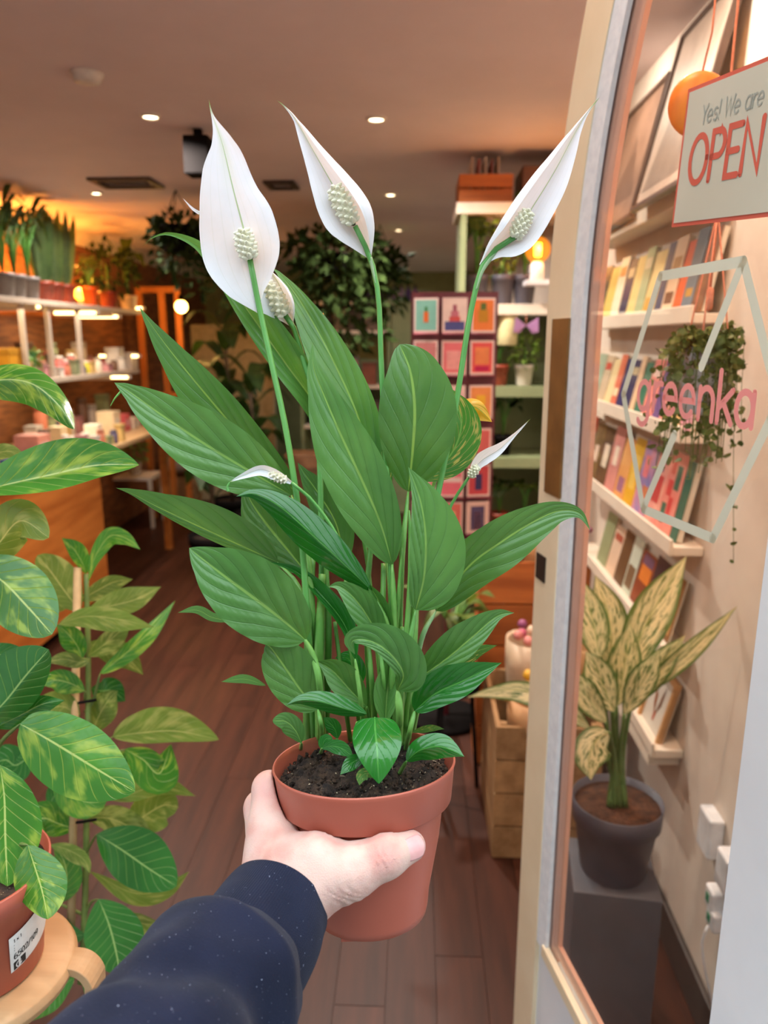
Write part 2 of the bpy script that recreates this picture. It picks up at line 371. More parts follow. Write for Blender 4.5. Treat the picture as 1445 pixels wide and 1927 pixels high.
part('putty_line', m_gap, door, lambda m: strip(m, S1 + .01, BS, ZB + .01, DTOP - .1, GN - .001, GN + .0012))
part('inner_bead', m_terra, door, lambda m: strip(m, IB0 - .02, IB1, ZB + .012, DTOP - .1, GN - .012, GN - .0045))
part('glazing_bead', m_cream, door, lambda m: dbox(m, S1 + .03, SR, ZB - .004, ZB + .018, GN, .002))
part('inner_bead', m_terra, door, lambda m: dbox(m, IB1, SR, ZB + .022, ZB + .044, GN - .012, GN - .0045))
part('pane', m_glass, door, lambda m: dbox(m, S1, SR, ZB + .005, DTOP - .13, GN - .004, GN))
q0 = dsz(1030, 600); q1 = dsz(1036, 930); hp = (dsz(1034, 760)[0], 0); wpl = dsz(1066, 760)[0] - dsz(1036, 760)[0]
a_, b_ = dsz(1034, 760)[0], dsz(1064, 760)[0]
part('lock_plate', m_brass, door, lambda m: dbox(m, a_, b_, dsz(1033, 928)[1], dsz(1050, 600)[1], -.002, .0025))
c_, d_ = dsz(1010, 1065)[0], dsz(1027, 1065)[0]
part('keyhole_plate', m_dark, door, lambda m: dbox(m, c_, d_, dsz(1018, 1092)[1], dsz(1018, 1043)[1], -.002, .002))
# ================================================================== PEACE LILY
m_lily = leafmat('peace_lily_leaf', (92, 142, 66), (76, 126, 56), (70, 124, 54), (148, 192, 96), N=5, trans=.22, rough=.36, vs=.22, spec=.7, bumpd=.0005)
m_lily_d = leafmat('peace_lily_young_leaf', (46, 122, 40), (36, 108, 34), (70, 146, 62), (90, 160, 70), N=5, trans=.15, rough=.15, vs=.15, spec=.7, bumpd=.0004)
m_lily_y = leafmat('peace_lily_yellowing_leaf', (214, 170, 40), (190, 160, 50), (150, 120, 30), (120, 150, 50), N=8, trans=.3, vs=.5)
m_lily_v = leafmat('peace_lily_scarred_leaf', (74, 132, 50), (62, 116, 46), (188, 176, 110), (120, 170, 84), N=8, trans=.25, vs=.8, patch=(176, 168, 90), pth=(.58, .66))
m_stem = M('green_petiole', (128, 180, 88), .4, (96, 156, 68), 25, stretch=(4, 4, 1))
m_stem2 = M('deep_green_petiole', (96, 152, 66), .4, (72, 130, 52), 25)
m_fst = M('flower_stalk_green', (104, 168, 84), .38, (84, 150, 70), 20)
def spathemat():
    t = NT('white_spathe'); uv = t.new('ShaderNodeUVMap'); sp = t.new('ShaderNodeSeparateXYZ'); t.link(uv.outputs[0], sp.inputs[0])
    u, v = sp.outputs[0], sp.outputs[1]; av = t.math('ABSOLUTE', v)
    g = t.math('MULTIPLY', t.step(u, .45, 1.0), t.step(av, .0, .5, 1, 0)); tipm = t.step(u, .90, .985)
    mid = t.math('MULTIPLY', t.step(av, .012, .03, 1, 0), .75)
    ph = t.math('PINGPONG', t.math('MULTIPLY', t.math('ADD', av, t.math('MULTIPLY', u, .12)), 4.0), .5)
    ln = t.math('MULTIPLY', t.step(ph, .0, .09, 1, 0), .12)
    nz = t.noise(t.obj(), 30, 3)
    c = t.mix(t.step(nz, .3, .7), lin((244, 246, 250)), lin((234, 238, 244)))
    c = t.mix(t.math('MULTIPLY', g, .55), c, lin((196, 216, 160))); c = t.mix(ln, c, lin((196, 206, 180)))
    c = t.mix(mid, c, lin((150, 190, 110))); c = t.mix(tipm, c, lin((140, 186, 90)))
    t.link(c, t.p.inputs['Base Color']); t.p.inputs['Roughness'].default_value = .5; t.p.inputs['Specular IOR Level'].default_value = .3
    t.bump(t.math('MULTIPLY', ln, -1), .4, .001)
    tr = t.new('ShaderNodeBsdfTranslucent'); t.link(c, tr.inputs[0]); ms = t.new('ShaderNodeMixShader'); ms.inputs[0].default_value = .3
    t.link(t.p.outputs[0], ms.inputs[1]); t.link(tr.outputs[0], ms.inputs[2]); t.link(ms.outputs[0], t.out.inputs[0]); return t.m
m_spathe = spathemat()
m_spadix = M('cream_spadix', (240, 236, 214), .55, (226, 222, 190), 60)
m_pot = M('terracotta_plastic_pot', (176, 92, 72), .42, (168, 86, 66), 8, bump=.05, bscale=60)
def soilmat():
    t = NT('potting_soil'); o = t.obj(); n1 = t.noise(o, 90, 6, .7); n2 = t.noise(o, 350, 3, .6)
    c = t.mix(t.step(n1, .35, .7), lin((30, 21, 16)), lin((78, 58, 42))); c = t.mix(t.step(n2, .66, .74), c, lin((190, 170, 130)))
    t.link(c, t.p.inputs['Base Color']); t.p.inputs['Roughness'].default_value = .95; t.bump(n1, 1, .006); return t.m
m_soil = soilmat()
# pot frame in camera space
PD = .60; RC = campt(685, 1430, PD); UA = np.array([-.043, .998, .045]); UA /= np.linalg.norm(UA)
def c2w(v): return np.asarray(v) @ _R.T + _C
def c2wd(v): return np.asarray(v) @ _R.T
UW = c2wd(UA); RW = c2w(RC)
lily = tag(empty('potted_peace_lily', RW - UW * .124), 'white-flowering peace lily in terracotta pot held up by a hand', 'potted plant')
k_ = 1 / F_PX * PD
R_T, R_B1, R_B2, R_BT, HB = .0735, .0690, .0622, .0452, .0305; HT = .124
pot = part('pot', m_pot, lily, lambda m: m.lathe([(.001, -HT + .006), (R_BT - .012, -HT + .006), (R_BT - .006, -HT), (R_BT, -HT + .002), (R_BT + .0015, -HT + .008), (R_BT + .003, -HT + .02), (R_B2 - .0042, -HB - .03), (R_B2, -HB - .0025), (R_B2 + .001, -HB), (R_B1 - .001, -HB), (R_B1, -HB + .001), (R_T - .0012, -.004), (R_T, -.001), (R_T - .0007, .0005), (R_T - .0018, 0), (R_T - .0022, -.004), (R_B1 - .004, -.02), (R_B1 - .006, -.03), (.001, -.03)], RW, UW, 72))
# small moulded foot notch at the base
b3 = np.cross(UW, c2wd([0, 0, 1.])); b3 /= np.linalg.norm(b3); tocam = np.cross(b3, UW)
if np.dot(tocam, _C - RW) < 0: tocam = -tocam
rgt = np.cross(tocam, UW); rgt = rgt if np.dot(rgt, c2wd([1., 0, 0])) > 0 else -rgt
for fx, ft in ((-.022, .0385),):
    part('foot', m_pot, pot, lambda m: m.obox(RW - UW * (HT + .0015) + rgt * fx + tocam * ft, rgt * .010, tocam * -.012, UW * .010))
def soilp(px, py, h=-.010):
    return onP(px, py, RW + UW * h, UW)
# soil surface
def soilmesh(m):
    nr, na = 16, 64; v = []; f = []; rr = R_T - .0042
    for i in range(nr + 1):
        for a in range(na):
            r = rr * i / nr; th = 2 * math.pi * a / na; x, y = r * math.cos(th), r * math.sin(th)
            h = -.012 + .0035 * math.sin(x * 190 + 1) * math.cos(y * 160) + RNG.normal(0, .0022) + (.003 if i < nr - 2 else -.001)
            v.append(RW + UW * h + rgt * x + tocam * y)
    for i in range(nr):
        for a in range(na): f.append((i * na + a, i * na + (a + 1) % na, (i + 1) * na + (a + 1) % na, (i + 1) * na + a))
    m.add(v, f, smooth=True)
soil = part('soil', m_soil, lily, soilmesh)
def crumbs(m, n, rmin, rmax):
    for _ in range(n):
        r = (R_T - .008) * math.sqrt(RNG.random()); th = RNG.random() * 2 * math.pi; s = RNG.uniform(rmin, rmax)
        c = RW + UW * (-.010 + RNG.uniform(-.001, .003)) + rgt * r * math.cos(th) + tocam * r * math.sin(th)
        ico = np.array([(1, 0, 0), (-1, 0, 0), (0, 1, 0), (0, -1, 0), (0, 0, 1), (0, 0, -1)]) * s * RNG.uniform(.6, 1.2, (6, 1)); rot = np.linalg.qr(RNG.normal(size=(3, 3)))[0]
        m.add(ico @ rot + c, [(0, 2, 4), (2, 1, 4), (1, 3, 4), (3, 0, 4), (2, 0, 5), (1, 2, 5), (3, 1, 5), (0, 3, 5)])
o = part('soil_crumbs', m_soil, soil, lambda m: crumbs(m, 1500, .0008, .0032)); o['kind'] = 'stuff'
m_perl = M('pale_bark_bits', (196, 178, 146), .8)
o = part('bark_bits', m_perl, soil, lambda m: crumbs(m, 170, .0004, .0012)); o['kind'] = 'stuff'
def fibre(m):
    for _ in range(16):
        r = (R_T - .01) * math.sqrt(RNG.random()); th = RNG.random() * 6.28; c = RW + UW * -.006 + rgt * r * math.cos(th) + tocam * r * math.sin(th)
        d = RNG.normal(size=3) * .006; m.tube([c, c + d * .5 + UW * .001, c + d], .00018, 4)
o = part('root_fibres', m_perl, soil, fibre); o['kind'] = 'stuff'

def sb(px, py):                               # soil contact -> (px,py,depth)
    q = (soilp(px, py, -.013) - _C) @ _R; return (px, py, -q[2])
def L(pts, wl, wr, d0, d1, mat=None, **kw):
    kw['N'] = 5; kw['amp'] = (.0030 if mat is None or mat is m_lily else .0016) * min(1, max(wl, wr) / 62) ** 1.3
    return leaf('leaf', mat or m_lily, lily, pts, wl, wr, d0, d1, **kw)
def pet(pts, r0=.0022, r1=.0017, mat=None): return stem('petiole', mat or m_stem, lily, pts, r0, r1)
# --- back layer
L([(655, 905), (600, 775), (540, 688), (470, 590), (415, 512), (370, 462), (320, 441), (288, 447), (268, 464)], 26, 40, .665, .60, peak=.42, bow=.01, fold=.012, N=6, b1=1.6)
pet([(655, 905, .665), (690, 1050, .64), sb(725, 1385)])
L([(725, 1000), (705, 900), (672, 780), (620, 665), (570, 575), (530, 520), (512, 504)], 50, 40, .66, .62, peak=.48, bow=.008, fold=.006, N=7, tilt=-.006)
pet([(725, 1000, .66), (735, 1150, .63), sb(738, 1390)])
m_brown = M('dry_leaf_edge', (200, 140, 50), .7)
stem('dry_edge', m_brown, lily, [(606, 590, .635), (625, 632, .640), (645, 665, .643)], .0012, .0006)
L([(790, 905), (845, 860), (868, 800), (852, 745), (836, 735)], 40, 42, .655, .645, m_lily_v, peak=.5, fold=.006)
L([(845, 800), (872, 770), (898, 768), (926, 794)], 16, 34, .675, .66, m_lily_y, peak=.5, fold=-.006, wave=.004)
L([(730, 960), (722, 880), (712, 815), (706, 772)], 14, 16, .645, .640, m_lily_v, peak=.5)
pet([(795, 900, .655), (775, 1050, .64), sb(755, 1390)]); pet([(845, 800, .675), (790, 1040, .65), sb(760, 1385)])
L([(560, 930), (470, 838), (400, 757), (330, 672), (285, 612), (262, 577)], 52, 38, .635, .585, peak=.42, bow=.012, fold=.004, tilt=.006, N=8)
L([(548, 932), (455, 878), (380, 832), (300, 778), (245, 738), (215, 720)], 60, 62, .60, .565, peak=.44, bow=.012, fold=.006, N=9, b1=.95)
stem('leaf_tip', m_stem, lily, [(230, 734, .566), (216, 750, .565), (208, 764, .567)], .0010, .0003)
pet([(548, 932, .60), (575, 1020, .60), (590, 1180, .60), sb(592, 1398)], .0028, .0022); pet([(560, 930, .635), (580, 1050, .62), sb(585, 1390)])
L([(580, 1082), (545, 1040), (500, 985), (470, 940), (462, 912)], 46, 70, .64, .625, m_lily, peak=.5, fold=.004, tilt=-.008)
L([(650, 1060), (632, 985), (600, 930), (572, 890), (560, 870)], 32, 34, .632, .62, m_lily, peak=.45, fold=.004)
pet([(580, 1082, .64), (590, 1200, .62), sb(588, 1392)]); pet([(650, 1060, .632), (655, 1200, .62), sb(700, 1395)])
L([(522, 1058), (450, 1026), (380, 994), (300, 956), (250, 930), (218, 918)], 14, 52, .625, .585, peak=.38, fold=.006, tilt=.01, N=8)
pet([(522, 1058, .625), (565, 1110, .61), (585, 1220, .60), sb(578, 1392)])
L([(820, 1150), (880, 1068), (940, 1022), (1000, 984), (1050, 962), (1090, 966), (1112, 1000)], 44, 52, .62, .57, peak=.42, bow=.012, fold=.006, N=8, b1=1.3)
pet([(820, 1150, .62), (790, 1215, .615), sb(765, 1392)], .0026, .002, M('pale_petiole', (150, 196, 130), .4))
# --- middle layer
L([(738, 1062), (716, 985), (682, 905), (640, 815), (606, 735), (590, 690), (588, 640)], 66, 52, .60, .572, peak=.42, bow=.008, fold=.006, N=9, b1=1.35)
pet([(738, 1062, .60), (742, 1180, .595), (738, 1300, .60), sb(735, 1400)], .0030, .0024)
L([(768, 925), (776, 850), (780, 770), (772, 700), (752, 648)], 68, 80, .615, .585, peak=.5, bow=.008, fold=.008, b1=.62, b0=.6)
pet([(768, 925, .615), (755, 1080, .61), sb(750, 1392)], .0028, .0024)
L([(782, 1148), (797, 1085), (800, 1010), (790, 940), (768, 878)], 30, 76, .585, .566, peak=.40, bow=.006, fold=.006, N=7, b0=.6)
pet([(782, 1148, .585), (765, 1250, .59), sb(752, 1400)], .0028, .0024, m_stem2)
L([(700, 1112), (652, 1066), (600, 1018), (530, 956), (480, 930), (444, 934)], 34, 34, .592, .548, m_lily_d, peak=.48, bow=.012, fold=-.008, N=8, amp=.0014)
L([(738, 1205), (728, 1170), (712, 1130), (690, 1095)], 16, 14, .597, .592, peak=.5, fold=.01)
pet([(700, 1112, .594), (735, 1205, .597), sb(728, 1400)])
L([(575, 1205), (545, 1178), (500, 1142), (430, 1090), (385, 1055), (356, 1031)], 70, 74, .575, .54, peak=.46, bow=.012, fold=.008, N=9, b0=.55, b1=.85)
pet([(570, 1198, .575), (590, 1238, .578), (602, 1300, .585), sb(600, 1405)], .0034, .0024)
L([(668, 1240), (650, 1180), (612, 1128), (560, 1078), (505, 1056)], 10, 22, .588, .60, m_lily_d, peak=.4, fold=.008)
pet([(668, 1240, .588), (680, 1330, .595), sb(683, 1400)])
L([(440, 1170), (400, 1162), (370, 1148), (334, 1153)], 8, 10, .61, .60, peak=.5)
L([(598, 1335), (568, 1302), (540, 1262), (512, 1222), (500, 1212)], 46, 54, .59, .572, peak=.5, b1=.55, b0=.5, fold=.005, N=6)
pet([(598, 1335, .59), (605, 1370, .592), sb(604, 1405)])
L([(500, 1290), (460, 1278), (416, 1283)], 8, 9, .605, .60, peak=.5)
L([(690, 1330), (660, 1300), (625, 1262), (596, 1244)], 26, 34, .60, .59, peak=.5, fold=.008); pet([(690, 1330, .60), sb(700, 1395)])
L([(665, 1300), (668, 1268), (655, 1240), (630, 1238)], 20, 22, .612, .605, m_lily_d, peak=.5)
L([(715, 1215), (700, 1175), (670, 1130), (640, 1104), (617, 1104)], 26, 30, .598, .575, peak=.45, fold=.006, bow=.006)
L([(745, 1290), (738, 1240), (715, 1170), (700, 1120)], 20, 22, .605, .60, m_lily, peak=.5)
pet([(715, 1215, .598), (722, 1300, .60), sb(715, 1398)])
L([(748, 1300), (758, 1268), (735, 1232), (700, 1208), (664, 1206), (668, 1232)], 16, 52, .575, .555, m_lily, peak=.36, fold=.004, bow=.012, b1=.9)
pet([(748, 1300, .575), (752, 1350, .585), sb(748, 1410)], .0036, .0026)
L([(725, 1360), (728, 1310), (735, 1260), (740, 1225)], 26, 22, .60, .60, peak=.45, fold=.01)
L([(790, 1275), (840, 1240), (890, 1198), (935, 1160), (968, 1153)], 40, 26, .60, .575, peak=.42, bow=.006, fold=.006, b0=.6)
L([(798, 1275), (850, 1252), (900, 1225), (936, 1214)], 16, 16, .615, .60, m_lily_v, peak=.5)
pet([(790, 1275, .60), (775, 1330, .60), sb(770, 1400)]); pet([(798, 1275, .615), sb(775, 1395)])
L([(780, 1338), (820, 1305), (870, 1282), (910, 1262), (944, 1247)], 40, 30, .59, .565, m_lily_d, peak=.42, fold=.006, b0=.6, amp=.0006)
pet([(780, 1338, .59), (770, 1380, .592), sb(762, 1415)], .0024, .002)
L([(690, 1344), (650, 1334), (600, 1320), (565, 1318), (538, 1327)], 16, 22, .565, .54, m_lily_d, peak=.45, fold=-.006, bow=.006)
L([(705, 1350), (706, 1375), (709, 1405), (711, 1440), (713, 1475)], 48, 44, .560, .530, m_lily_d, peak=.34, bow=.010, fold=-.006, b0=.42, b1=.85, N=5, amp=.0007)
pet([(705, 1350, .560), (712, 1365, .572), (722, 1385, .588), sb(722, 1412)], .002, .0018)
L([(765, 1432), (790, 1412), (825, 1405), (850, 1412), (874, 1424)], 26, 24, .555, .535, m_lily_d, peak=.5, fold=-.005, b0=.6, amp=.001, N=6); pet([(765, 1432, .555), sb(748, 1462)], .0016)
L([(567, 1398), (556, 1375), (538, 1358), (513, 1356)], 20, 20, .575, .565, m_lily, peak=.5, b1=.6); pet([(567, 1398, .575), sb(566, 1412)], .0014)
L([(606, 1408), (622, 1404), (642, 1408), (662, 1422)], 14, 14, .565, .555, m_lily_d, peak=.5, b1=.6); pet([(606, 1408, .565), sb(603, 1418)], .0013)
L([(614, 1412), (608, 1400), (614, 1390), (626, 1390)], 10, 10, .568, .565, m_lily_d, peak=.5, b1=.6)
L([(688, 1428), (668, 1432), (655, 1442), (640, 1458)], 14, 14, .552, .540, m_lily_d, peak=.45); pet([(688, 1428, .552), sb(698, 1440)], .0013)
L([(706, 1462), (692, 1455), (680, 1462), (676, 1478)], 12, 12, .545, .540, m_lily_v, peak=.5); pet([(706, 1462, .545), sb(712, 1466)], .0012)
L([(635, 1390), (630, 1372), (618, 1358), (608, 1350)], 14, 14, .605, .60, m_lily_d, peak=.5); pet([(635, 1390, .605), sb(632, 1402)], .0013)
L([(775, 1378), (800, 1372), (820, 1370), (836, 1372)], 7, 7, .65, .645, m_lily_v, peak=.5); pet([(775, 1378, .65), sb(765, 1388)], .0013)
# sheath clumps
for pts, r0, r1, mt in [([(588, 1050, .605), (580, 1200, .60), sb(578, 1402)], .0026, .0042, m_stem2), ([(606, 1080, .60), (600, 1230, .60), sb(604, 1406)], .0028, .0052, m_stem), ([(612, 1040, .61), (618, 1200, .605), sb(612, 1400)], .0022, .0036, m_stem2),
        ([(760, 1180, .60), (752, 1300, .60), sb(745, 1412)], .003, .0055, m_stem), ([(782, 1130, .60), (776, 1230, .598), sb(758, 1408)], .003, .0042, m_stem), ([(722, 1060, .615), (720, 1200, .61), sb(724, 1400)], .0022, .0036, m_stem2), ([(690, 1180, .61), (700, 1290, .605), sb(708, 1400)], .0018, .003, m_stem),
        ([(640, 1150, .60), (664, 1240, .60), sb(680, 1400)], .0018, .0026, m_stem), ([(630, 1170, .61), (645, 1290, .61), sb(660, 1400)], .0016, .0022, m_stem2), ([(700, 1000, .63), (690, 1150, .625), sb(700, 1396)], .0024, .003, m_stem2), ([(665, 1390, .60), (672, 1360, .60), sb(664, 1402)], .0012, .0012, m_stem)]:
    stem('sheath', mt, lily, pts, r0, r1)
pet([(770, 960, .598), (772, 1080, .595), (760, 1250, .598), sb(750, 1405)], .0022, .0024)
pet([(757, 1030, .60), (748, 1150, .60), (735, 1290, .60), sb(730, 1400)], .002, .0024)
# --- flowers
def spadix(par, a, b, r, bump=.0030, n=52):
    A = PX(*a); B = PX(*b); ax = B - A; Lg = np.linalg.norm(ax); ax /= Lg; t = np.array([0, 0, 1.]) if abs(ax[2]) < .8 else np.array([1., 0, 0]); e1 = np.cross(ax, t); e1 /= np.linalg.norm(e1); e2 = np.cross(ax, e1)
    m = MB(); m.lathe([(.0005, -.001)] + [(r * .8 * math.sin(math.pi * (.12 + .8 * q / 8)) ** .5, Lg * q / 8) for q in range(9)] + [(.0004, Lg + .001)], A, ax, 14)
    for i in range(n):
        q = (i + .5) / n; th = i * 2.39996; rr = r * .8 * math.sin(math.pi * (.12 + .8 * q)) ** .5; d = math.cos(th) * e1 + math.sin(th) * e2
        m.lathe([(bump * .75, -.0008), (bump * .72, .0006), (bump * .38, bump * 1.0), (.00015, bump * 1.3)], A + ax * Lg * q + d * rr * .9, d + ax * .15, 6)
    return m.build('spadix', m_spadix, par)
def flower(pts, wl, wr, d0, d1, stalk, sp, r=.0028, **kw):
    s = leaf('spathe', m_spathe, lily, pts, wl, wr, d0, d1, amp=.0004, N=5, **kw)
    if stalk: stem('flower_stalk', m_fst, lily, stalk, r, r * .8)
    if sp: spadix(s, *sp)
    return s
flower([(490, 592), (478, 520), (462, 445), (440, 360), (418, 270), (398, 212), (393, 187)], 88, 62, .585, .562, [sb(590, 1402), (580, 1200, .595), (566, 1000, .585), (540, 820, .58), (510, 680, .583), (488, 580, .583), (470, 487, .574)], ((470, 486, .570), (455, 434, .566), .0072), wid=[0, .30, .59, .76, .89, .97, 1, .99, .96, .92, .85, .78, .71, .62, .53, .38, .22, .10, .04, .01, 0], widr=[0, .06, .2, .48, .70, .88, .97, 1, .99, .97, .88, .74, .66, .60, .55, .47, .34, .18, .06, .02, 0], fold=.006, wave=.005, bow=.006, nu=70)
flower([(698, 490), (672, 430), (630, 355), (590, 285), (556, 225), (535, 200), (520, 188)], 52, 58, .60, .585, [sb(738, 1398), (740, 1200, .61), (730, 950, .605), (718, 700, .60), (712, 560, .598), (697, 487, .598), (668, 425, .590)], ((664, 420, .589), (628, 352, .583), .0080), wid=[0, .25, .5, .75, .92, 1, .98, .92, .82, .72, .6, .5, .4, .3, .2, .1, .05, .02, 0], rollr=.42, fold=.012, nu=60, r=.0026)
flower([(905, 500), (930, 470), (968, 440), (1005, 385), (1045, 320), (1082, 250), (1105, 212), (1129, 182)], 46, 42, .605, .585, [sb(758, 1395), (770, 1200, .61), (830, 900, .612), (858, 760, .61), (885, 590, .607), (912, 490, .604), (945, 462, .599), (968, 446, .5945)], ((968, 446, .594), (994, 398, .590), .0058), wid=[.1, .25, .5, .8, .97, 1, 1, .97, .93, .88, .8, .68, .55, .42, .28, .15, .07, .03, 0], rolll=.35, fold=.010, nu=60)
stem('spathe_wing', m_spathe, lily, [(930, 475, .602), (908, 510, .603), (896, 545, .604)], .0022, .0006)
stem('spathe_wing', m_spathe, lily, [(697, 485, .597), (703, 515, .597), (712, 552, .597)], .0016, .0006)
flower([(552, 618), (542, 575), (525, 535), (508, 508)], 52, 16, .625, .605, [sb(600, 1398), (606, 1150, .615), (598, 800, .62), (572, 680, .622), (548, 605, .62), (536, 592, .615)], ((536, 592, .612), (500, 534, .604), .0078), wid=[0, .3, .7, .95, 1, .9, .6, .3, 0], fold=.016, rollr=.3)
flower([(344, 373), (362, 392), (378, 402)], 3, 4, .62, .62, None, None, wid=[0, .6, 1])
flower([(548, 908), (520, 893), (490, 884), (455, 896), (430, 908)], 12, 9, .572, .555, [sb(690, 1400), (690, 1150, .60), (640, 1020, .585), (590, 945, .577), (548, 908, .572)], ((538, 904, .569), (505, 892, .565), .0032, .0017, 36), wid=[.3, .7, 1, 1, .85, .6, .3, 0], fold=.004, r=.0017)
stem('spathe_tip', m_fst, lily, [(432, 908, .555), (428, 916, .555), (430, 925, .555)], .0006, .0012)
flower([(884, 895), (905, 868), (940, 845), (972, 815), (998, 788)], 15, 12, .625, .60, [sb(756, 1398), (775, 1150, .615), (840, 970, .628), (884, 895, .625)], ((884, 897, .622), (898, 878, .618), .0034, .0019, 30), wid=[.2, .7, 1, .95, .7, .4, .2, .1, 0], fold=.006, r=.0016)
# ================================================================== HAND AND SLEEVE
def skinmat():
    t = NT('pale_skin'); o = t.obj(); n1 = t.noise(o, 45, 4); n2 = t.noise(o, 900, 3)
    c = t.mix(t.step(n1, .35, .7), lin((218, 184, 170)), lin((210, 158, 145)))
    t.link(c, t.p.inputs['Base Color']); t.p.inputs['Roughness'].default_value = .5; t.p.inputs['Subsurface Weight'].default_value = .25
    t.p.inputs['Subsurface Radius'].default_value = (.008, .003, .0015); t.p.inputs['Subsurface Scale'].default_value = .5
    t.p.inputs['Specular IOR Level'].default_value = .35
    v = t.new('ShaderNodeTexVoronoi'); t.link(o, v.inputs['Vector']); v.inputs['Scale'].default_value = 900
    t.bump(t.math('ADD', v.outputs[0], n2), .3, .0005); return t.m
m_skin = skinmat()
person = tag(empty('person', PX(480, 1800, .49)), 'outstretched left hand and navy sleeve gripping the terracotta pot', 'person')
H = 0.0015
lo = np.array([-.150, -.300, -.70]); hi = np.array([.075, -.170, -.44])
gx, gy, gz = (np.arange(lo[i], hi[i], H) for i in range(3))
G = np.stack(np.meshgrid(gx, gy, gz, indexing='ij'), -1).astype(np.float32)
def cone(a, b, ra, rb):
    a = np.array(a, np.float32); b = np.array(b, np.float32); ab = b - a; t = np.clip(((G - a) @ ab) / (ab @ ab), 0, 1)
    return np.linalg.norm(G - (a + t[..., None] * ab), axis=-1) - (ra + (rb - ra) * t)
def smin(a, b, k): h = np.clip(.5 + .5 * (b - a) / k, 0, 1); return b + (a - b) * h - k * h * (1 - h)
c = campt
def potc(h): return RC - UA * h          # axis point h below the rim
e1 = np.cross(UA, np.array([0, 0, 1.])); e1 /= np.linalg.norm(e1); e1 = e1 if e1[0] > 0 else -e1
e2 = np.cross(UA, e1); e2 = e2 if e2[2] < 0 else -e2   # away from the viewer
def potr(h): return R_T - (R_T - R_B1) * h / HB if h < HB else R_B2 - (R_B2 - R_BT) * (h - HB) / (HT - HB)
def ring(h, deg, extra): a = rad(deg); return potc(h) + (potr(h) + extra) * (math.cos(a) * e1 + math.sin(a) * e2)
D = cone(c(470, 1795, .492), c(540, 1700, .530), .026, .0245)
D = smin(D, cone(c(440, 1780, .505), c(512, 1690, .545), .024, .023), .012)
mc = []
fing = [(.036, .0125, 186, 1.0), (.058, .0125, 184, 1.0), (.080, .0118, 184, .95), (.100, .0102, 186, .85)]
wr = [c(500, 1688, .545), c(516, 1696, .556), c(530, 1704, .562), c(545, 1712, .565)]
kn = [c(507, 1484, .594), c(492, 1520, .612), c(500, 1572, .628), c(520, 1626, .632)]
for i, (h, r, a0, sc) in enumerate(fing):
    mcr = cone(wr[i], kn[i], .019, .0130 if i == 0 else .0140); D = smin(D, mcr, .012)
    P1 = ring(h, 140, .011); P2 = ring(h + .002, 104, .0095); P3 = ring(h + .004, 78 if i < 3 else 88, .008)
    fg = smin(cone(kn[i], P1, .0128 * sc, .0112 * sc), smin(cone(P1, P2, .0112 * sc, .0098 * sc), cone(P2, P3, .0098 * sc, .0080 * sc), .003), .004)
    D = smin(D, fg, .006)
# thumb ray
T0, T1, T2, T3 = c(572, 1676, .532), c(660, 1640, .527), c(726, 1610, .530), c(772, 1592, .540)
th = smin(cone(T0, T1, .0225, .0178), cone(T1, T2, .0172, .0150), .008); th = smin(th, cone(T2, T3, .0150, .0112), .005)
D = smin(D, th, .016)
D = smin(D, cone(c(545, 1640, .540), c(600, 1610, .536), .021, .016), .012)     # thenar bulk
D = smin(D, cone(c(520, 1600, .560), c(600, 1612, .535), .014, .011), .014)     # web
D = smin(D, cone(c(520, 1560, .575), c(515, 1680, .548), .017, .020), .012)
# wrinkles: thumb knuckle and the wrist side of the thumb base
def wr_(pt, ax, wl, sig, amp):
    global D
    ax = np.array(ax, float); ax /= np.linalg.norm(ax); q = G - np.array(pt, np.float32); s = q @ ax.astype(np.float32)
    D = D + amp * np.sin(2 * math.pi * s / wl + 3 * np.sin(q[..., 1] * 300)) * np.exp(-np.sum(q * q, -1) / (2 * sig * sig))
tdir = T3 - T2
wr_(T2 + np.array([0, .003, .0148]), tdir, .0042, .0085, .0008)
wr_(c(655, 1680, .515), (c(700, 1640, .5) - c(620, 1720, .5)), .006, .009, .0009)
# carve by the pot so that the skin lies on it
q = G - RC.astype(np.float32); hh = -(q @ UA.astype(np.float32)); rd = np.linalg.norm(q + hh[..., None] * UA.astype(np.float32), axis=-1)
pr = np.where(hh < HB, R_T - (R_T - R_B1) * np.clip(hh, 0, HB) / HB, R_B2 - (R_B2 - R_BT) * (np.clip(hh, HB, HT) - HB) / (HT - HB))
dp = np.maximum(rd - pr, np.maximum(-hh, hh - HT)); D = np.maximum(D, -(dp - .0006))
# naive surface nets
nx, ny, nz_ = D.shape; ins = D < 0
cs = np.zeros((nx - 1, ny - 1, nz_ - 1, 3)); cn = np.zeros((nx - 1, ny - 1, nz_ - 1))
sl = lambda o: tuple(slice(o[i], D.shape[i] - 1 + o[i]) for i in range(3))
corners = [(i, j, k) for i in (0, 1) for j in (0, 1) for k in (0, 1)]
for a in corners:
    for ax in range(3):
        if a[ax] == 0:
            b = list(a); b[ax] = 1; va, vb = D[sl(a)], D[sl(b)]; cr = (va < 0) != (vb < 0); t = np.where(cr, va / np.where(cr, va - vb, 1), 0)
            for q in range(3): cs[..., q] += np.where(cr, a[q] + (t if q == ax else 0), 0)
            cn += cr
act = cn > 0; idx = -np.ones(act.shape, int); ii = np.argwhere(act); idx[act] = np.arange(len(ii))
V = lo + H * (ii + cs[act] / cn[act][:, None]); Fc = []
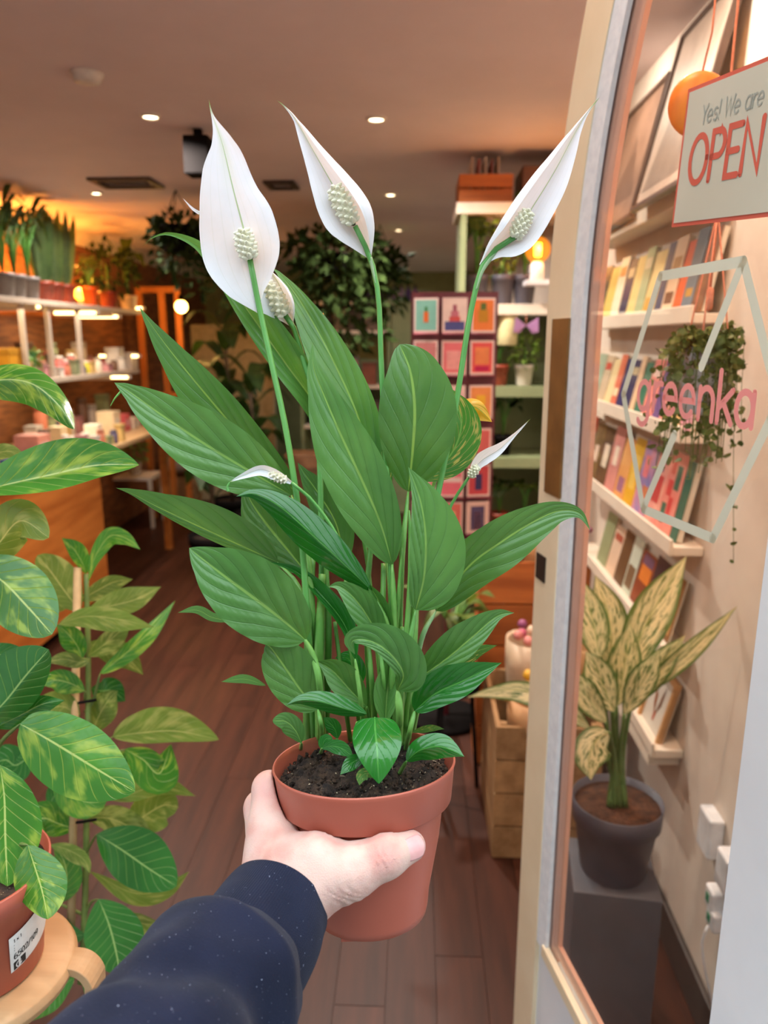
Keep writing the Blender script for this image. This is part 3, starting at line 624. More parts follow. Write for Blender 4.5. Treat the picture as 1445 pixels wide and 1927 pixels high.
for ax in range(3):
    a, b = [q for q in range(3) if q != ax]; s0 = [slice(1, -1)] * 3; s0[ax] = slice(0, D.shape[ax] - 1); s1 = list(s0); s1[ax] = slice(1, D.shape[ax])
    cr = np.argwhere(ins[tuple(s0)] != ins[tuple(s1)]); off = np.array([1, 1, 1]); off[ax] = 0; p = cr + off
    fl_ = ins[tuple(p.T)]
    def cell(da, db): r = p.copy(); r[:, a] -= da; r[:, b] -= db; return idx[tuple(r.T)]
    qd = np.stack([cell(1, 1), cell(0, 1), cell(0, 0), cell(1, 0)], 1); 
    flip = fl_ if ax != 1 else ~fl_
    qd[~flip] = qd[~flip][:, ::-1]; Fc.append(qd)
Fc = np.vstack(Fc); Fc = Fc[(Fc >= 0).all(1)]
b = MB(); b.add(c2w(V), Fc.tolist(), smooth=True); hand = b.build('hand', m_skin, person)
tk = NT.__new__(NT); tk.m = m_skin; tk.t = m_skin.node_tree; tk.n = tk.t.nodes; tk.p = tk.n['Principled BSDF']; tk.out = tk.n['Material Output']
lk = tk.p.inputs['Base Color'].links[0]; csrc = lk.from_socket
for kp, sg in ((T2 + np.array([0, .004, .012]), .017), (kn[0] + np.array([0, 0, .01]), .018)):       # pinker skin over the joints
    dn = tk.new('ShaderNodeVectorMath', operation='DISTANCE'); tk.link(tk.obj(), dn.inputs[0]); dn.inputs[1].default_value = tuple(Vector(c2w(kp)) - wloc(person))
    csrc = tk.mix(tk.math('MULTIPLY', tk.step(dn.outputs['Value'], .003, sg, 1, 0), .45), csrc, lin((212, 132, 124)))
tk.link(csrc, tk.p.inputs['Base Color'])
sm_ = hand.modifiers.new('soften', 'SMOOTH'); sm_.factor = .5; sm_.iterations = 3
# thumb nail
m_nail = M('pink_fingernail', (222, 160, 156), .25, (228, 176, 170), 60, spec=.6, coat=.3)
td = T3 - T2; td /= np.linalg.norm(td); up = np.array([-.05, .22, .95]); up -= td * (up @ td); up /= np.linalg.norm(up); sd = np.cross(up, td)
nv_, nu_ = 15, 25; v = []; f = []
for i in range(nu_):
    s = i / (nu_ - 1); ln = -.0035 + .0185 * s; w_ = .0082 * (1 - .10 * (1 - s)) * min(1, (max(0, 1 - ((s - .5) / .53) ** 4)) ** .5)
    for k in range(nv_):
        a = (k / (nv_ - 1) * 2 - 1); ang = a * 1.0; rr = .0124 - .0016 * s
        pnt = T3 + td * (ln - .0085) + sd * w_ * a + up * (rr * math.cos(ang * .62) + .0006 - .0014 * s * s)
        v.append(c2w(pnt))
for i in range(nu_ - 1):
    for k in range(nv_ - 1): f.append((i * nv_ + k, i * nv_ + k + 1, (i + 1) * nv_ + k + 1, (i + 1) * nv_ + k))
b = MB(); b.add(v, f, smooth=True); nail = b.build('thumbnail', m_nail, hand)
so = nail.modifiers.new('thick', 'SOLIDIFY'); so.thickness = .0006; so.offset = 0
# sleeve
def clothmat(name, ribs):
    t = NT(name); o = t.obj(); n1 = t.noise(o, 25, 3); n2 = t.noise(o, 1500, 2); n3 = t.noise(o, 800, 2, .4)
    cc = t.mix(t.step(n1, .3, .7), lin((27, 33, 54)), lin((20, 26, 44))); cc = t.mix(t.step(n3, .745, .77), cc, lin((150, 160, 184)))
    t.link(cc, t.p.inputs['Base Color']); t.p.inputs['Roughness'].default_value = .95; t.p.inputs['Sheen Weight'].default_value = .06; t.p.inputs['Specular IOR Level'].default_value = .15
    hgt = n2
    if ribs:
        uv = t.new('ShaderNodeUVMap'); sp = t.new('ShaderNodeSeparateXYZ'); t.link(uv.outputs[0], sp.inputs[0])
        hgt = t.math('ADD', t.math('MULTIPLY', t.math('SINE', t.math('MULTIPLY', sp.outputs[1], 6.2832 * 150)), .3), t.math('MULTIPLY', n2, 1.2))
    t.bump(hgt, .6, .0006); return t.m
m_cloth = clothmat('navy_sweatshirt_jersey', False); m_rib = clothmat('navy_rib_knit_cuff', True)
def sleeve(name, mat, rings, n=72, disp=None, inner=False):
    R = catmull([(*campt(*q[:3]), q[3]) for q in rings], 60); P3, rr = R[:, :3], R[:, 3]
    T = np.gradient(P3, axis=0); T /= np.linalg.norm(T, axis=1)[:, None]; v = []; uv = []; f = []
    e = np.cross(T[0], [0, 0, 1.]); e /= np.linalg.norm(e)
    seq = []
    for i in range(60):
        e = e - T[i] * (e @ T[i]); e /= np.linalg.norm(e); g = np.cross(T[i], e); seq.append((P3[i], e.copy(), g, rr[i], i / 59))
    if inner: seq = [(q[0], q[1], q[2], q[3] - .0028, q[4]) for q in seq[18:0:-6]] + [(seq[0][0] + T[0] * .0004, seq[0][1], seq[0][2], seq[0][3] - .0016, 0)] + seq
    for (p, a, g, r, s) in seq:
        for k in range(n):
            th_ = 2 * math.pi * k / n; r2 = r + (disp(s, th_) if disp else 0); v.append(c2w(p + r2 * (math.cos(th_) * a + math.sin(th_) * g))); uv.append((s, k / n if k <= n / 2 else 1 - k / n))
    for i in range(len(seq) - 1):
        for k in range(n): f.append((i * n + k, i * n + (k + 1) % n, (i + 1) * n + (k + 1) % n, (i + 1) * n + k))
    b = MB(); b.add(v, f, uv, True); return b.build(name, mat, person)
sleeve('cuff', m_rib, [(523, 1703, .528, .0385), (508, 1728, .517, .0400), (488, 1764, .502, .0415), (446, 1826, .476, .0418)], inner=True, disp=lambda s, a: .0006 * math.sin(3 * a + 4 * s))
def sd_(s, a):
    f1 = .0060 * math.exp(-((s - .10 - .03 * math.sin(a)) / .05) ** 2) - .008 * math.exp(-((s - .24 - .06 * math.sin(a + .5)) / .035) ** 2) + .003 * math.exp(-((s - .36 - .05 * math.cos(a)) / .06) ** 2)
    return f1 + .0015 * math.sin(4 * a + 9 * s) + .001 * math.sin(7 * a - 13 * s)
sleeve('sleeve', m_cloth, [(462, 1806, .484, .0412), (450, 1822, .477, .0450), (425, 1846, .465, .0475), (392, 1876, .448, .0480), (350, 1922, .425, .0490), (290, 1998, .395, .052), (190, 2130, .36, .054), (60, 2400, .31, .058), (-220, 2900, .25, .062), (-620, 3800, .18, .066)], disp=sd_)
# ================================================================== SIGNS AND LETTERING ON THE DOOR GLASS
def arcp(cx, cy, rx, ry, a0, a1, n=14): return [(cx + rx * math.cos(rad(a)), cy + ry * math.sin(rad(a))) for a in np.linspace(a0, a1, n)]
GL = {  # monoline glyphs: (advance, strokes)
 'g': (.62, [arcp(.27, .25, .22, .25, 0, 360, 24), [(.49, .5), (.49, -.08)] + arcp(.27, -.08, .22, .2, 0, -140)]),
 'r': (.40, [[(.06, 0), (.06, .5)], arcp(.27, .27, .21, .23, 175, 70)]),
 'e': (.60, [[(.05, .26), (.47, .26)] + arcp(.26, .25, .22, .25, 2, 318, 24)]),
 'n': (.58, [[(.06, 0), (.06, .5)], arcp(.27, .28, .21, .22, 180, 0) + [(.48, 0)]]),
 'k': (.52, [[(.06, 0), (.06, .78)], [(.44, .5), (.08, .22)], [(.2, .31), (.46, 0)]]),
 'a': (.60, [arcp(.27, .25, .22, .25, 0, 360, 24), [(.49, .5), (.49, 0)]]),
 's': (.46, [arcp(.22, .375, .17, .125, 40, 270, 12) + arcp(.22, .125, .17, .125, 90, -140, 12)]),
 'Y': (.56, [[(.02, .75), (.27, .38)], [(.52, .75), (.27, .38), (.27, 0)]]),
 'W': (.84, [[(.02, .75), (.2, 0), (.4, .7), (.6, 0), (.78, .75)]]),
 '!': (.24, [[(.1, .75), (.1, .22)], [(.1, .03), (.1, 0)]]), ' ': (.34, []),
 'O': (.80, [arcp(.36, .375, .33, .375, 0, 360, 28)]), 'P': (.60, [[(.06, 0), (.06, .75), (.3, .75)] + arcp(.3, .555, .21, .195, 90, -90) + [(.06, .36)]]),
 'E': (.56, [[(.48, .75), (.06, .75), (.06, 0), (.48, 0)], [(.06, .38), (.42, .38)]]), 'N': (.72, [[(.06, 0), (.06, .75), (.6, 0), (.6, .75)]]),
 '1': (.36, [[(.06, .6), (.2, .75), (.2, 0)]]), 'x': (.46, [[(.04, .45), (.38, 0)], [(.38, .45), (.04, 0)]]), '/': (.4, [[(.02, -.05), (.34, .8)]]),
 '6': (.5, [arcp(.24, .22, .18, .22, 0, 360, 18), arcp(.3, .3, .25, .45, 90, 190, 10)]), '5': (.5, [[(.4, .75), (.1, .75), (.08, .42)] + arcp(.22, .24, .19, .24, 100, -140, 14)]),
 '0': (.5, [arcp(.23, .375, .18, .375, 0, 360, 20)]), '2': (.5, [arcp(.23, .55, .18, .2, 170, -30, 12) + [(.06, 0), (.42, 0)]]), '9': (.5, [arcp(.23, .53, .18, .22, 0, 360, 18), arcp(.17, .45, .25, .45, 10, -80, 10)]),
 'G': (.72, [arcp(.36, .375, .31, .375, 40, 330, 22) + [(.66, .33), (.4, .33)]]),
}
def ribbon(m, pts, w, fr, th):           # fr(u, v, n) -> world; flat strokes with round ends
    pts = np.array(pts, float); n = len(pts); T = np.gradient(pts, axis=0) if n > 2 else np.repeat([pts[-1] - pts[0]], n, 0)
    L_ = []; R_ = []
    for i in range(n):
        if 0 < i < n - 1:
            a = pts[i] - pts[i - 1]; b = pts[i + 1] - pts[i]; a = a / (np.linalg.norm(a) + 1e-9); b = b / (np.linalg.norm(b) + 1e-9); t = a + b; nn = np.linalg.norm(t)
            t = t / nn if nn > .2 else a; sc = min(1 / max(abs(np.dot(t, a)), .35), 2)
        else: t = (pts[1] - pts[0]) if i == 0 else (pts[-1] - pts[-2]); t = t / (np.linalg.norm(t) + 1e-9); sc = 1
        nr = np.array([-t[1], t[0]]) * w / 2 * sc; L_.append(pts[i] + nr); R_.append(pts[i] - nr)
    t0 = pts[0] - pts[1]; a0 = math.atan2(t0[1], t0[0]); cap0 = [pts[0] + w / 2 * np.array([math.cos(a0 + x), math.sin(a0 + x)]) for x in np.linspace(-1.2, 1.2, 5)]
    t1 = pts[-1] - pts[-2]; a1 = math.atan2(t1[1], t1[0]); cap1 = [pts[-1] + w / 2 * np.array([math.cos(a1 + x), math.sin(a1 + x)]) for x in np.linspace(-1.2, 1.2, 5)]
    v = [fr(*p, th) for p in L_] + [fr(*p, th) for p in R_]; f = [(i, i + 1, n + i + 1, n + i) for i in range(n - 1)]
    b = len(v); v += [fr(*p, th) for p in cap0]; f.append((n, 0) + tuple(b + q for q in range(4, -1, -1))) ; b = len(v); v += [fr(*p, th) for p in cap1]; f.append((n - 1, 2 * n - 1) + tuple(b + q for q in range(5)))
    k = len(v); v2 = v + [np.array(p) for p in [fr(*q, 0) for q in list(L_) + list(R_) + cap0 + cap1]]
    m.add(v2, f)
def word(txt, par, mat, org, size, fr, w, names=True, sx=1.0, slant=0, track=0, th=.0006):
    x = 0
    for ch in txt:
        adv, st = GL[ch]
        if st:
            m = MB()
            for j_, s_ in enumerate(st): ribbon(m, [(org[0] + (x + p[0] + p[1] * slant) * size * sx, org[1] + p[1] * size) for p in s_], w, fr, th + .00008 * j_)
            m.build('letter', mat, par)
        x += adv + track
    return x * size * sx
doorf = lambda u, v, n: dpt(u, v, n + GN)     # u along leaf from free edge, v height, on the glass outer face
m_pink = M('pink_vinyl', (244, 158, 150), .5, (240, 150, 144), 8); m_creamv = M('cream_vinyl', (222, 222, 200), .5, (214, 214, 192), 8)
m_sal = M('salmon_print', (214, 104, 84), .5, (208, 96, 78), 8); m_board = M('cream_sign_card', (206, 202, 182), .55, (198, 194, 174), 5); m_greyp = M('grey_green_print', (172, 176, 164), .6)
# greenka lettering, fitted between its first and last letter
gA = dsz(1197, 783, GN); gB = dsz(1423, 800, GN)
x0, base0 = gA; tot = sum(GL[ch][0] for ch in 'greenka') ; xh = (dsz(1404, 735, GN)[1] - dsz(1404, 800, GN)[1]) / .5
logo = tag(empty('window_lettering', dpt(x0, base0, GN)), 'pink lowercase shop name lettered across the door glass', 'lettering')
word('greenka', logo, m_pink, (x0, dsz(1300, 785, GN)[1]), xh, doorf, .0105 * xh / .1, sx=(gB[0] - x0) / (tot * xh), th=.0008)
gem = tag(empty('window_decal', dpt(*dsz(1340, 1017, GN), GN)), 'cream line-drawn gem outline around the lettering on door glass', 'decal')
pl = lambda pts: [dsz(*p, GN) for p in pts]
wd = .0115
for pts in ([(1243, 520), (1400, 492)], [(1243, 520), (1174, 742)], [(1174, 742), (1211, 958)], [(1211, 958), (1342, 1013)], [(1400, 492), (1452, 700)], [(1452, 788), (1342, 1013)], [(1394, 505), (1321, 690)], [(1270, 818), (1211, 958)], [(1452, 700), (1475, 740), (1452, 788)]):
    m = MB(); ribbon(m, pl(pts), wd, doorf, .0008); m.build('outline_stroke', m_creamv, gem)
# OPEN sign: tilted square card stuck on the outside of the glass
sTL, sTR, sBL, sBR = (dsz(*p, GN) for p in ((1298, 168), (1470, 95), (1266, 428), (1450, 411)))
sBR = (sTR[0] + sBL[0] - sTL[0] + .0, sTR[1] + sBL[1] - sTL[1]); sTL, sBL, sTR, sBR = map(np.array, (sTL, sBL, sTR, sBR))
ex = sTR - sTL; ey = sTL - sBL; hS = np.linalg.norm(ey); ey = ey / hS; ex = np.array([ey[1], -ey[0]]); wS = hS * 1.28
sign = tag(empty('open_sign', dpt(*sBL, GN)), 'square cream card sign reading Yes! We are OPEN with salmon border', 'sign')
sf = lambda a, b, n: dpt(*(sBL + ex * a + ey * b), n + GN + .0002)
def card(m, i, t0, t1): o = sf(i, i, t0); m.obox(o, sf(wS - i, i, t0) - o, sf(i, hS - i, t0) - o, sf(i, i, t1) - o)
part('border', m_sal, sign, lambda m: card(m, 0, .0004, .0016)); part('card', m_board, sign, lambda m: card(m, hS * .03, .0016, .0022))
def s2a(px, py): d_ = np.array(dsz(px, py, GN)) - sBL; return float(d_ @ ex), float(d_ @ ey)
oL, oR = s2a(1302, 300), s2a(1443, 270); wO = sum(GL[ch][0] for ch in 'OPEN'); hO = s2a(1330, 252)[1] - s2a(1312, 346)[1]
word('OPEN', sign, m_sal, (oL[0], s2a(1312, 344)[1]), hO / .78, lambda a, b, n: sf(a, b, n + .0022), hS * .046, sx=(oR[0] - oL[0]) / (wO * hO / .78), th=.0004)
yL, yR = s2a(1323, 230), s2a(1441, 200); wY = sum(GL[ch][0] for ch in 'Yes! We are'); hY = s2a(1366, 185)[1] - s2a(1372, 218)[1]
word('Yes! We are', sign, m_greyp, (yL[0], s2a(1330, 232)[1]), hY / .75, lambda a, b, n: sf(a, b, n + .0022), hS * .013, sx=(yR[0] - yL[0]) / (wY * hY / .75), slant=.1, th=.0004)
print('sign size', wS, hS, 'letters xh', xh)

# ================================================================== RIGHT WALL: picture ledges with cards and books
m_shelf = M('white_painted_shelf', (236, 224, 206), .5, (228, 214, 196), 8)
XF = X_RIGHT - .075; YN, YE = 1.76, 2.80
ledz = {}
for key, (px, py) in dict(top=(1135, 448), second=(1125, 607), third=(1114, 757), fourth=(1101, 897), fifth=(1095, 1034), sixth=(1085, 1160)).items(): ledz[key] = float(onX(px, py, XF)[2])
gq = onX(1225, 1425, XF); ledz['lowest'] = float(gq[2])
def ledge(z, y0, y1, lab):
    o = tag(empty('picture_ledge', (X_RIGHT - .04, (y0 + y1) / 2, z - .02)), lab, 'shelf', 'white picture ledges on the right wall')
    bevel(part('board', m_shelf, o, lambda m: m.box((XF, y0, z - .022), (X_RIGHT - .001, y1, z))), .002)
    bevel(part('front_lip', m_shelf, o, lambda m: m.box((XF - .008, y0, z - .022), (XF, y1, z + .018))), .002)
names = ['top', 'second', 'third', 'fourth', 'fifth', 'sixth', 'lowest']
for nme in names:
    if nme == 'lowest': ledge(ledz[nme], float(gq[1]), YE, 'lowest white picture ledge, behind the speckled plant, holding a framed print')
    else: ledge(ledz[nme], YN, YE, f'white picture ledge on the right wall, {nme} from the top' if nme != 'top' else 'topmost white picture ledge on the right wall behind the open sign')
print('ledges', ledz, gq)
_pm = {}
def cmat(c, c2=None, rough=.45, sc=14):
    key = (c, c2)
    if key not in _pm: _pm[key] = M('print_%d_%d_%d' % c, c, rough, c2, sc, spec=.4)
    return _pm[key]
m_page = M('paper_pages', (232, 224, 206), .8, (216, 206, 188), 40, stretch=(1, 1, 30))
def facebook(y0, y1, z, h, c, c2, label, cat, th=.012, group=None, motif=None, lean=.035, xoff=0):
    """a book or card standing face-out on a ledge, leaning back against the wall"""
    xb = X_RIGHT - .006 - xoff; root = tag(empty(cat.replace(' ', '_'), (xb - lean, (y0 + y1) / 2, z + .0005)), label, cat, group)
    up = np.array([lean, 0, math.sqrt(h * h - lean * lean)]); nrm = np.cross(up, [0, 1, 0]); nrm = nrm / np.linalg.norm(nrm); nrm = nrm if nrm[0] < 0 else -nrm
    o = np.array([xb - lean - .002, y0, z + .001]); a = np.array([0, y1 - y0, 0])
    part('cover', cmat(c, c2), root, lambda m: m.obox(o + nrm * th, a, up, nrm * .0015))
    part('pages', m_page, root, lambda m: m.obox(o + up * .01 + np.array([0, .003, 0]) , a - np.array([0, .006, 0]), up * .98, nrm * th))
    if motif:
        for (u0, u1, v0, v1, cc) in motif:
            part('cover_print', cmat(cc), root, lambda m: m.obox(o + nrm * (th + .0016) + a * (1 - u1) + up * v0, a * (u1 - u0), up * (v1 - v0), nrm * .0004))
    return root
col_n = {(0): ''}
def row(key, items, h, y_near, cat, group, where, th=.01, gap=.004, lean=.035):
    y = y_near
    for i, (c, c2, cn, w_, mo) in enumerate(items):
        hh = h * (1 + .06 * math.sin(i * 2.3))
        facebook(y, y + w_ - gap, ledz[key], hh, c, c2, f'{cn} {cat} on the {where}', cat, th, group, mo, lean); y += w_
bar = lambda c, a=.7, b=.85: [(.12, .88, a, b, c)]
row('second', [((96, 52, 34), (150, 96, 50), 'brown tied-stick', .075, None), ((108, 124, 138), (90, 108, 124), 'grey-blue', .075, [(.2, .8, .2, .3, (200, 150, 60))]), ((240, 96, 30), (226, 84, 26), 'bright orange', .06, None), ((236, 206, 176), (228, 196, 160), 'peach lettered', .09, [(.15, .85, .15, .3, (120, 70, 40)), (.15, .85, .6, .75, (190, 140, 90))]), ((70, 74, 110), (60, 64, 96), 'slate', .06, None), ((236, 212, 150), (226, 198, 130), 'pale yellow', .11, [(.1, .5, .1, .3, (220, 170, 70))]), ((176, 190, 150), (160, 176, 136), 'sage green', .08, bar((236, 226, 190))), ((228, 206, 140), (220, 196, 126), 'straw yellow', .09, None), ((44, 44, 84), (36, 36, 70), 'dark navy', .09, bar((220, 200, 160))), ((236, 222, 194), (226, 210, 180), 'ivory', .1, bar((214, 140, 70))), ((220, 186, 100), (206, 170, 84), 'mustard', .12, None), ((70, 64, 56), (60, 54, 46), 'charcoal', .12, None)], .19, YN + .01, 'book', 'books on the second ledge', 'second ledge below the open sign', .014)
row('third', [((206, 150, 160), (190, 130, 150), 'mauve patterned', .075, [(.2, .8, .3, .6, (240, 200, 120))]), ((232, 190, 120), (240, 206, 140), 'yellow floral', .08, [(.2, .8, .2, .5, (220, 120, 90))]), ((226, 152, 140), (220, 140, 130), 'orange-pink floral', .08, [(.3, .7, .5, .8, (240, 220, 200))]), ((108, 84, 140), (96, 72, 126), 'purple', .06, None), ((232, 140, 130), (226, 130, 122), 'salmon pink', .1, bar((246, 214, 200))), ((52, 120, 96), (44, 106, 84), 'teal green', .075, None), ((228, 196, 160), (220, 186, 150), 'cream-backed', .05, None), ((38, 44, 92), (30, 36, 78), 'deep navy', .08, bar((210, 190, 150))), ((40, 48, 104), (34, 40, 90), 'royal blue', .075, None), ((214, 116, 90), (206, 104, 80), 'rust striped', .07, bar((240, 220, 180), .2, .35)), ((226, 206, 160), (216, 194, 146), 'wheat', .09, None), ((196, 176, 150), (186, 164, 136), 'taupe', .1, bar((190, 70, 60))), ((150, 170, 150), (140, 160, 140), 'grey-green', .12, None)], .16, YN + .02, 'notebook', 'notebooks on the third ledge', 'third ledge beside the pink lettering', .012)
row('fourth', [((40, 110, 92), (34, 96, 80), 'green-edged thick', .05, None), ((226, 130, 120), (236, 160, 140), 'pink leaf-patterned', .12, [(.12, .4, .1, .35, (50, 110, 90)), (.45, .7, .2, .45, (216, 70, 70)), (.2, .5, .45, .65, (216, 70, 70)), (.55, .85, .55, .85, (50, 110, 90)), (.2, .45, .72, .88, (216, 90, 80))]), ((232, 170, 150), (206, 110, 110), 'red and peach floral', .10, [(.2, .8, .3, .7, (196, 60, 64)), (.3, .6, .75, .9, (70, 80, 130))]), ((110, 116, 176), (220, 140, 150), 'blue floral', .12, [(.2, .6, .5, .8, (226, 120, 130)), (.5, .9, .15, .4, (200, 120, 80))]), ((216, 168, 40), (200, 150, 30), 'golden yellow', .10, [(.2, .8, .25, .75, (236, 196, 90))]), ((222, 160, 96), (206, 140, 80), 'amber sunset', .11, [(.2, .8, .1, .35, (150, 100, 130))]), ((206, 140, 130), (190, 120, 116), 'dusky pink', .12, [(.3, .7, .4, .7, (240, 220, 200))]), ((96, 70, 48), (70, 50, 36), 'dark brown bird', .13, [(.25, .75, .3, .7, (230, 214, 190))]), ((120, 96, 60), (90, 70, 46), 'olive brown', .13, [(.3, .7, .3, .6, (226, 200, 180))]), ((170, 70, 50), (140, 54, 40), 'brick red', .13, None)], .20, YN + .03, 'book', 'books on the fourth ledge', 'fourth ledge inside the gem outline', .016)
row('fifth', [((150, 104, 56), (120, 80, 44), 'brown woodgrain', .10, [(.1, .9, .1, .3, (226, 170, 110)), (.1, .9, .5, .6, (110, 74, 40))]), ((40, 34, 52), (32, 28, 44), 'dark night-sky', .12, [(.3, .4, .3, .4, (80, 80, 110)), (.6, .7, .6, .7, (90, 90, 120))]), ((120, 52, 34), (150, 70, 40), 'dark red sunset', .13, [(.15, .85, .45, .75, (232, 130, 50)), (.15, .85, .75, .95, (110, 80, 110))]), ((206, 214, 196), (190, 200, 180), 'pale mint', .09, bar((120, 96, 70), .1, .5)), ((96, 70, 44), (80, 56, 36), 'chestnut brown', .10, None), ((226, 196, 170), (216, 184, 156), 'blush', .11, bar((180, 90, 70))), ((150, 160, 120), (136, 146, 108), 'moss green', .12, None)], .17, YN + .05, 'art card', 'art cards on the fifth ledge', 'fifth ledge above the speckled plant', .006)
row('sixth', [((130, 110, 90), (170, 150, 130), 'black and tan', .1, [(.15, .85, .2, .5, (200, 160, 120)), (.15, .85, .6, .9, (140, 150, 140))]), ((214, 170, 120), (200, 150, 100), 'sandy', .12, None), ((190, 90, 70), (176, 80, 60), 'brick orange', .12, bar((236, 210, 180))), ((226, 180, 160), (214, 166, 146), 'rosy', .12, None), ((110, 96, 130), (96, 84, 116), 'violet grey', .12, None)], .15, YN + .03, 'art card', 'art cards on the sixth ledge', 'sixth ledge behind the speckled leaves', .006)
# framed prints
m_oak = wood('pale_wood_frame', (206, 160, 110), (184, 136, 88), 5, .5, 1)
m_glossblack = M('dark_poster_frame', (84, 66, 58), .3)
def framed(y0, y1, z, h, lean, fmat, pmat, label, motif=None, fw=.012):
    xb = X_RIGHT - .006; root = tag(empty('framed_print', (xb - lean, (y0 + y1) / 2, z + .0005)), label, 'picture')
    up = np.array([lean, 0, math.sqrt(h * h - lean * lean)]); nrm = np.cross(up, [0, 1, 0]); nrm /= np.linalg.norm(nrm); nrm = nrm if nrm[0] < 0 else -nrm
    o = np.array([xb - lean - .002, y0, z + .001]); a = np.array([0, y1 - y0, 0]); L_ = y1 - y0
    for (ua, ub, va, vb) in ((0, 1, 0, fw / h), (0, 1, 1 - fw / h, 1), (0, fw / L_, fw / h, 1 - fw / h), (1 - fw / L_, 1, fw / h, 1 - fw / h)):
        part('frame_bar', fmat, root, lambda m: m.obox(o + a * ua + up * va, a * (ub - ua), up * (vb - va), nrm * .016))
    part('print', pmat, root, lambda m: m.obox(o + a * (fw / L_) + up * (fw / h), a * (1 - 2 * fw / L_), up * (1 - 2 * fw / h), nrm * .008))
    for poly, cc in (motif or []):
        m = MB(); m.add([o + nrm * .0086 + a * (1 - u) + up * v for u, v in poly], [tuple(range(len(poly)))]); m.build('print_shape', cmat(cc), root)
    return root
framed(float(gq[1]) + .01, float(gq[1]) + .18, ledz['lowest'], .20, .045, m_oak, cmat((214, 208, 196), (204, 198, 186)), 'small pale-framed print of a winged insect on the lowest ledge', [([(.5, .35), (.44, .62), (.30, .72), (.36, .5)], (150, 96, 70)), ([(.52, .35), (.58, .66), (.66, .84), (.66, .55)], (126, 90, 72)), ([(.48, .28), (.54, .28), (.56, .42), (.46, .42)], (190, 90, 70))])
framed(YN + .03, YN + .42, ledz['top'], .44, .10, m_glossblack, cmat((196, 176, 160), (176, 156, 140)), 'large grey framed print leaning on the topmost ledge', [([(.1, .1), (.9, .1), (.6, .6), (.3, .5)], (150, 132, 118))])
framed(YN + .50, YN + .90, ledz['top'], .38, .08, m_glossblack, cmat((140, 110, 92), (120, 92, 76)), 'dark brown framed print at the back of the topmost ledge', [([(.2, .2), (.8, .2), (.5, .7)], (110, 84, 70))])

# ================================================================== PLINTH, DARK POT, SPECKLED AGLAONEMA
m_grey = M('charcoal_plinth', (96, 98, 106), .6, (86, 88, 96), 6, bump=.1)
ZP = .43; pc = onZ(1152, 1632, ZP)
plin = tag(bevel(part('plinth', m_grey, None, lambda m: m.box((pc[0] - .093, pc[1] - .093, 0), (pc[0] + .093, pc[1] + .093, ZP), rad(-7), pc[:2])), .003), 'tall charcoal square plinth behind the door glass', 'plinth')
agl = tag(empty('potted_aglaonema', (pc[0], pc[1], ZP + .001)), 'cream-speckled aglaonema in dark grey pot on the plinth', 'potted plant')
m_dpot = M('dark_grey_plastic_pot', (80, 80, 92), .5, (70, 70, 82), 8)
part('pot', m_dpot, agl, lambda m: m.lathe([(.001, .004), (.070, 0), (.072, .004), (.090, .125), (.096, .127), (.099, .175), (.0965, .176), (.094, .150), (.001, .148)], (pc[0], pc[1], ZP + .001), (0, 0, 1), 48))
part('soil', M('brown_bark_soil', (96, 60, 38), .95, (60, 38, 26), 50, bump=1, bdist=.006), agl, lambda m: m.lathe([(.001, .162), (.05, .160), (.093, .158), (.093, .15)], (pc[0], pc[1], ZP + .001), (0, 0, 1), 32))
m_agl = leafmat('speckled_aglaonema_leaf', (88, 118, 56), (76, 104, 48), (150, 160, 100), (170, 178, 110), N=9, trans=.25, patch=(232, 222, 172), pth=(.42, .50), pscale=1.7, speck=True, vs=.25, marg=True)
dA = -(((np.array([pc[0], pc[1], .75]) - _C) @ _R)[2])
def A_(pts, wl, wr, d0, d1, **kw): return leaf('leaf', m_agl, agl, pts, wl, wr, dA + d0, dA + d1, nu=30, nv=10, N=9, amp=.001, **kw)
A_([(1178, 1290), (1200, 1210), (1240, 1130), (1292, 1046)], 40, 42, .02, .06, peak=.5, fold=.02)
A_([(1148, 1265), (1150, 1200), (1140, 1140), (1120, 1082)], 36, 36, .03, .07, peak=.5, fold=.015)
A_([(1128, 1240), (1120, 1190), (1105, 1130), (1088, 1085)], 34, 30, .01, .04, peak=.45, fold=.015)
A_([(1190, 1310), (1250, 1265), (1320, 1205), (1388, 1140)], 18, 22, -.02, -.08, peak=.45, fold=.01)
A_([(1185, 1330), (1220, 1280), (1250, 1240), (1290, 1195)], 26, 28, -.02, -.05, peak=.5, fold=.015)
A_([(1160, 1330), (1172, 1270), (1180, 1220), (1186, 1172)], 34, 32, -.01, .0, peak=.5, fold=.015)
A_([(1155, 1340), (1135, 1290), (1118, 1250), (1102, 1225)], 36, 30, -.03, -.05, peak=.5, fold=.015)
A_([(1175, 1345), (1205, 1290), (1228, 1250), (1240, 1222)], 30, 26, -.04, -.07, peak=.5, fold=.015)
A_([(1140, 1360), (1110, 1320), (1085, 1280), (1070, 1262)], 26, 26, -.04, -.08, peak=.5, fold=.015)
A_([(1146, 1378), (1120, 1395), (1108, 1430), (1112, 1468)], 40, 34, -.06, -.10, peak=.45, fold=-.02)
A_([(1110, 1370), (1060, 1330), (985, 1300), (925, 1302), (878, 1312)], 26, 20, -.02, .10, peak=.45, fold=.01)
m_as = M('aglaonema_stem', (96, 130, 66), .45, (70, 104, 48), 20)
base = np.array([pc[0], pc[1], ZP + .155])
bq = (base - _C) @ _R; bpx = (CX + bq[0] / -bq[2] * F_PX, CY - bq[1] / -bq[2] * F_PX, -bq[2])
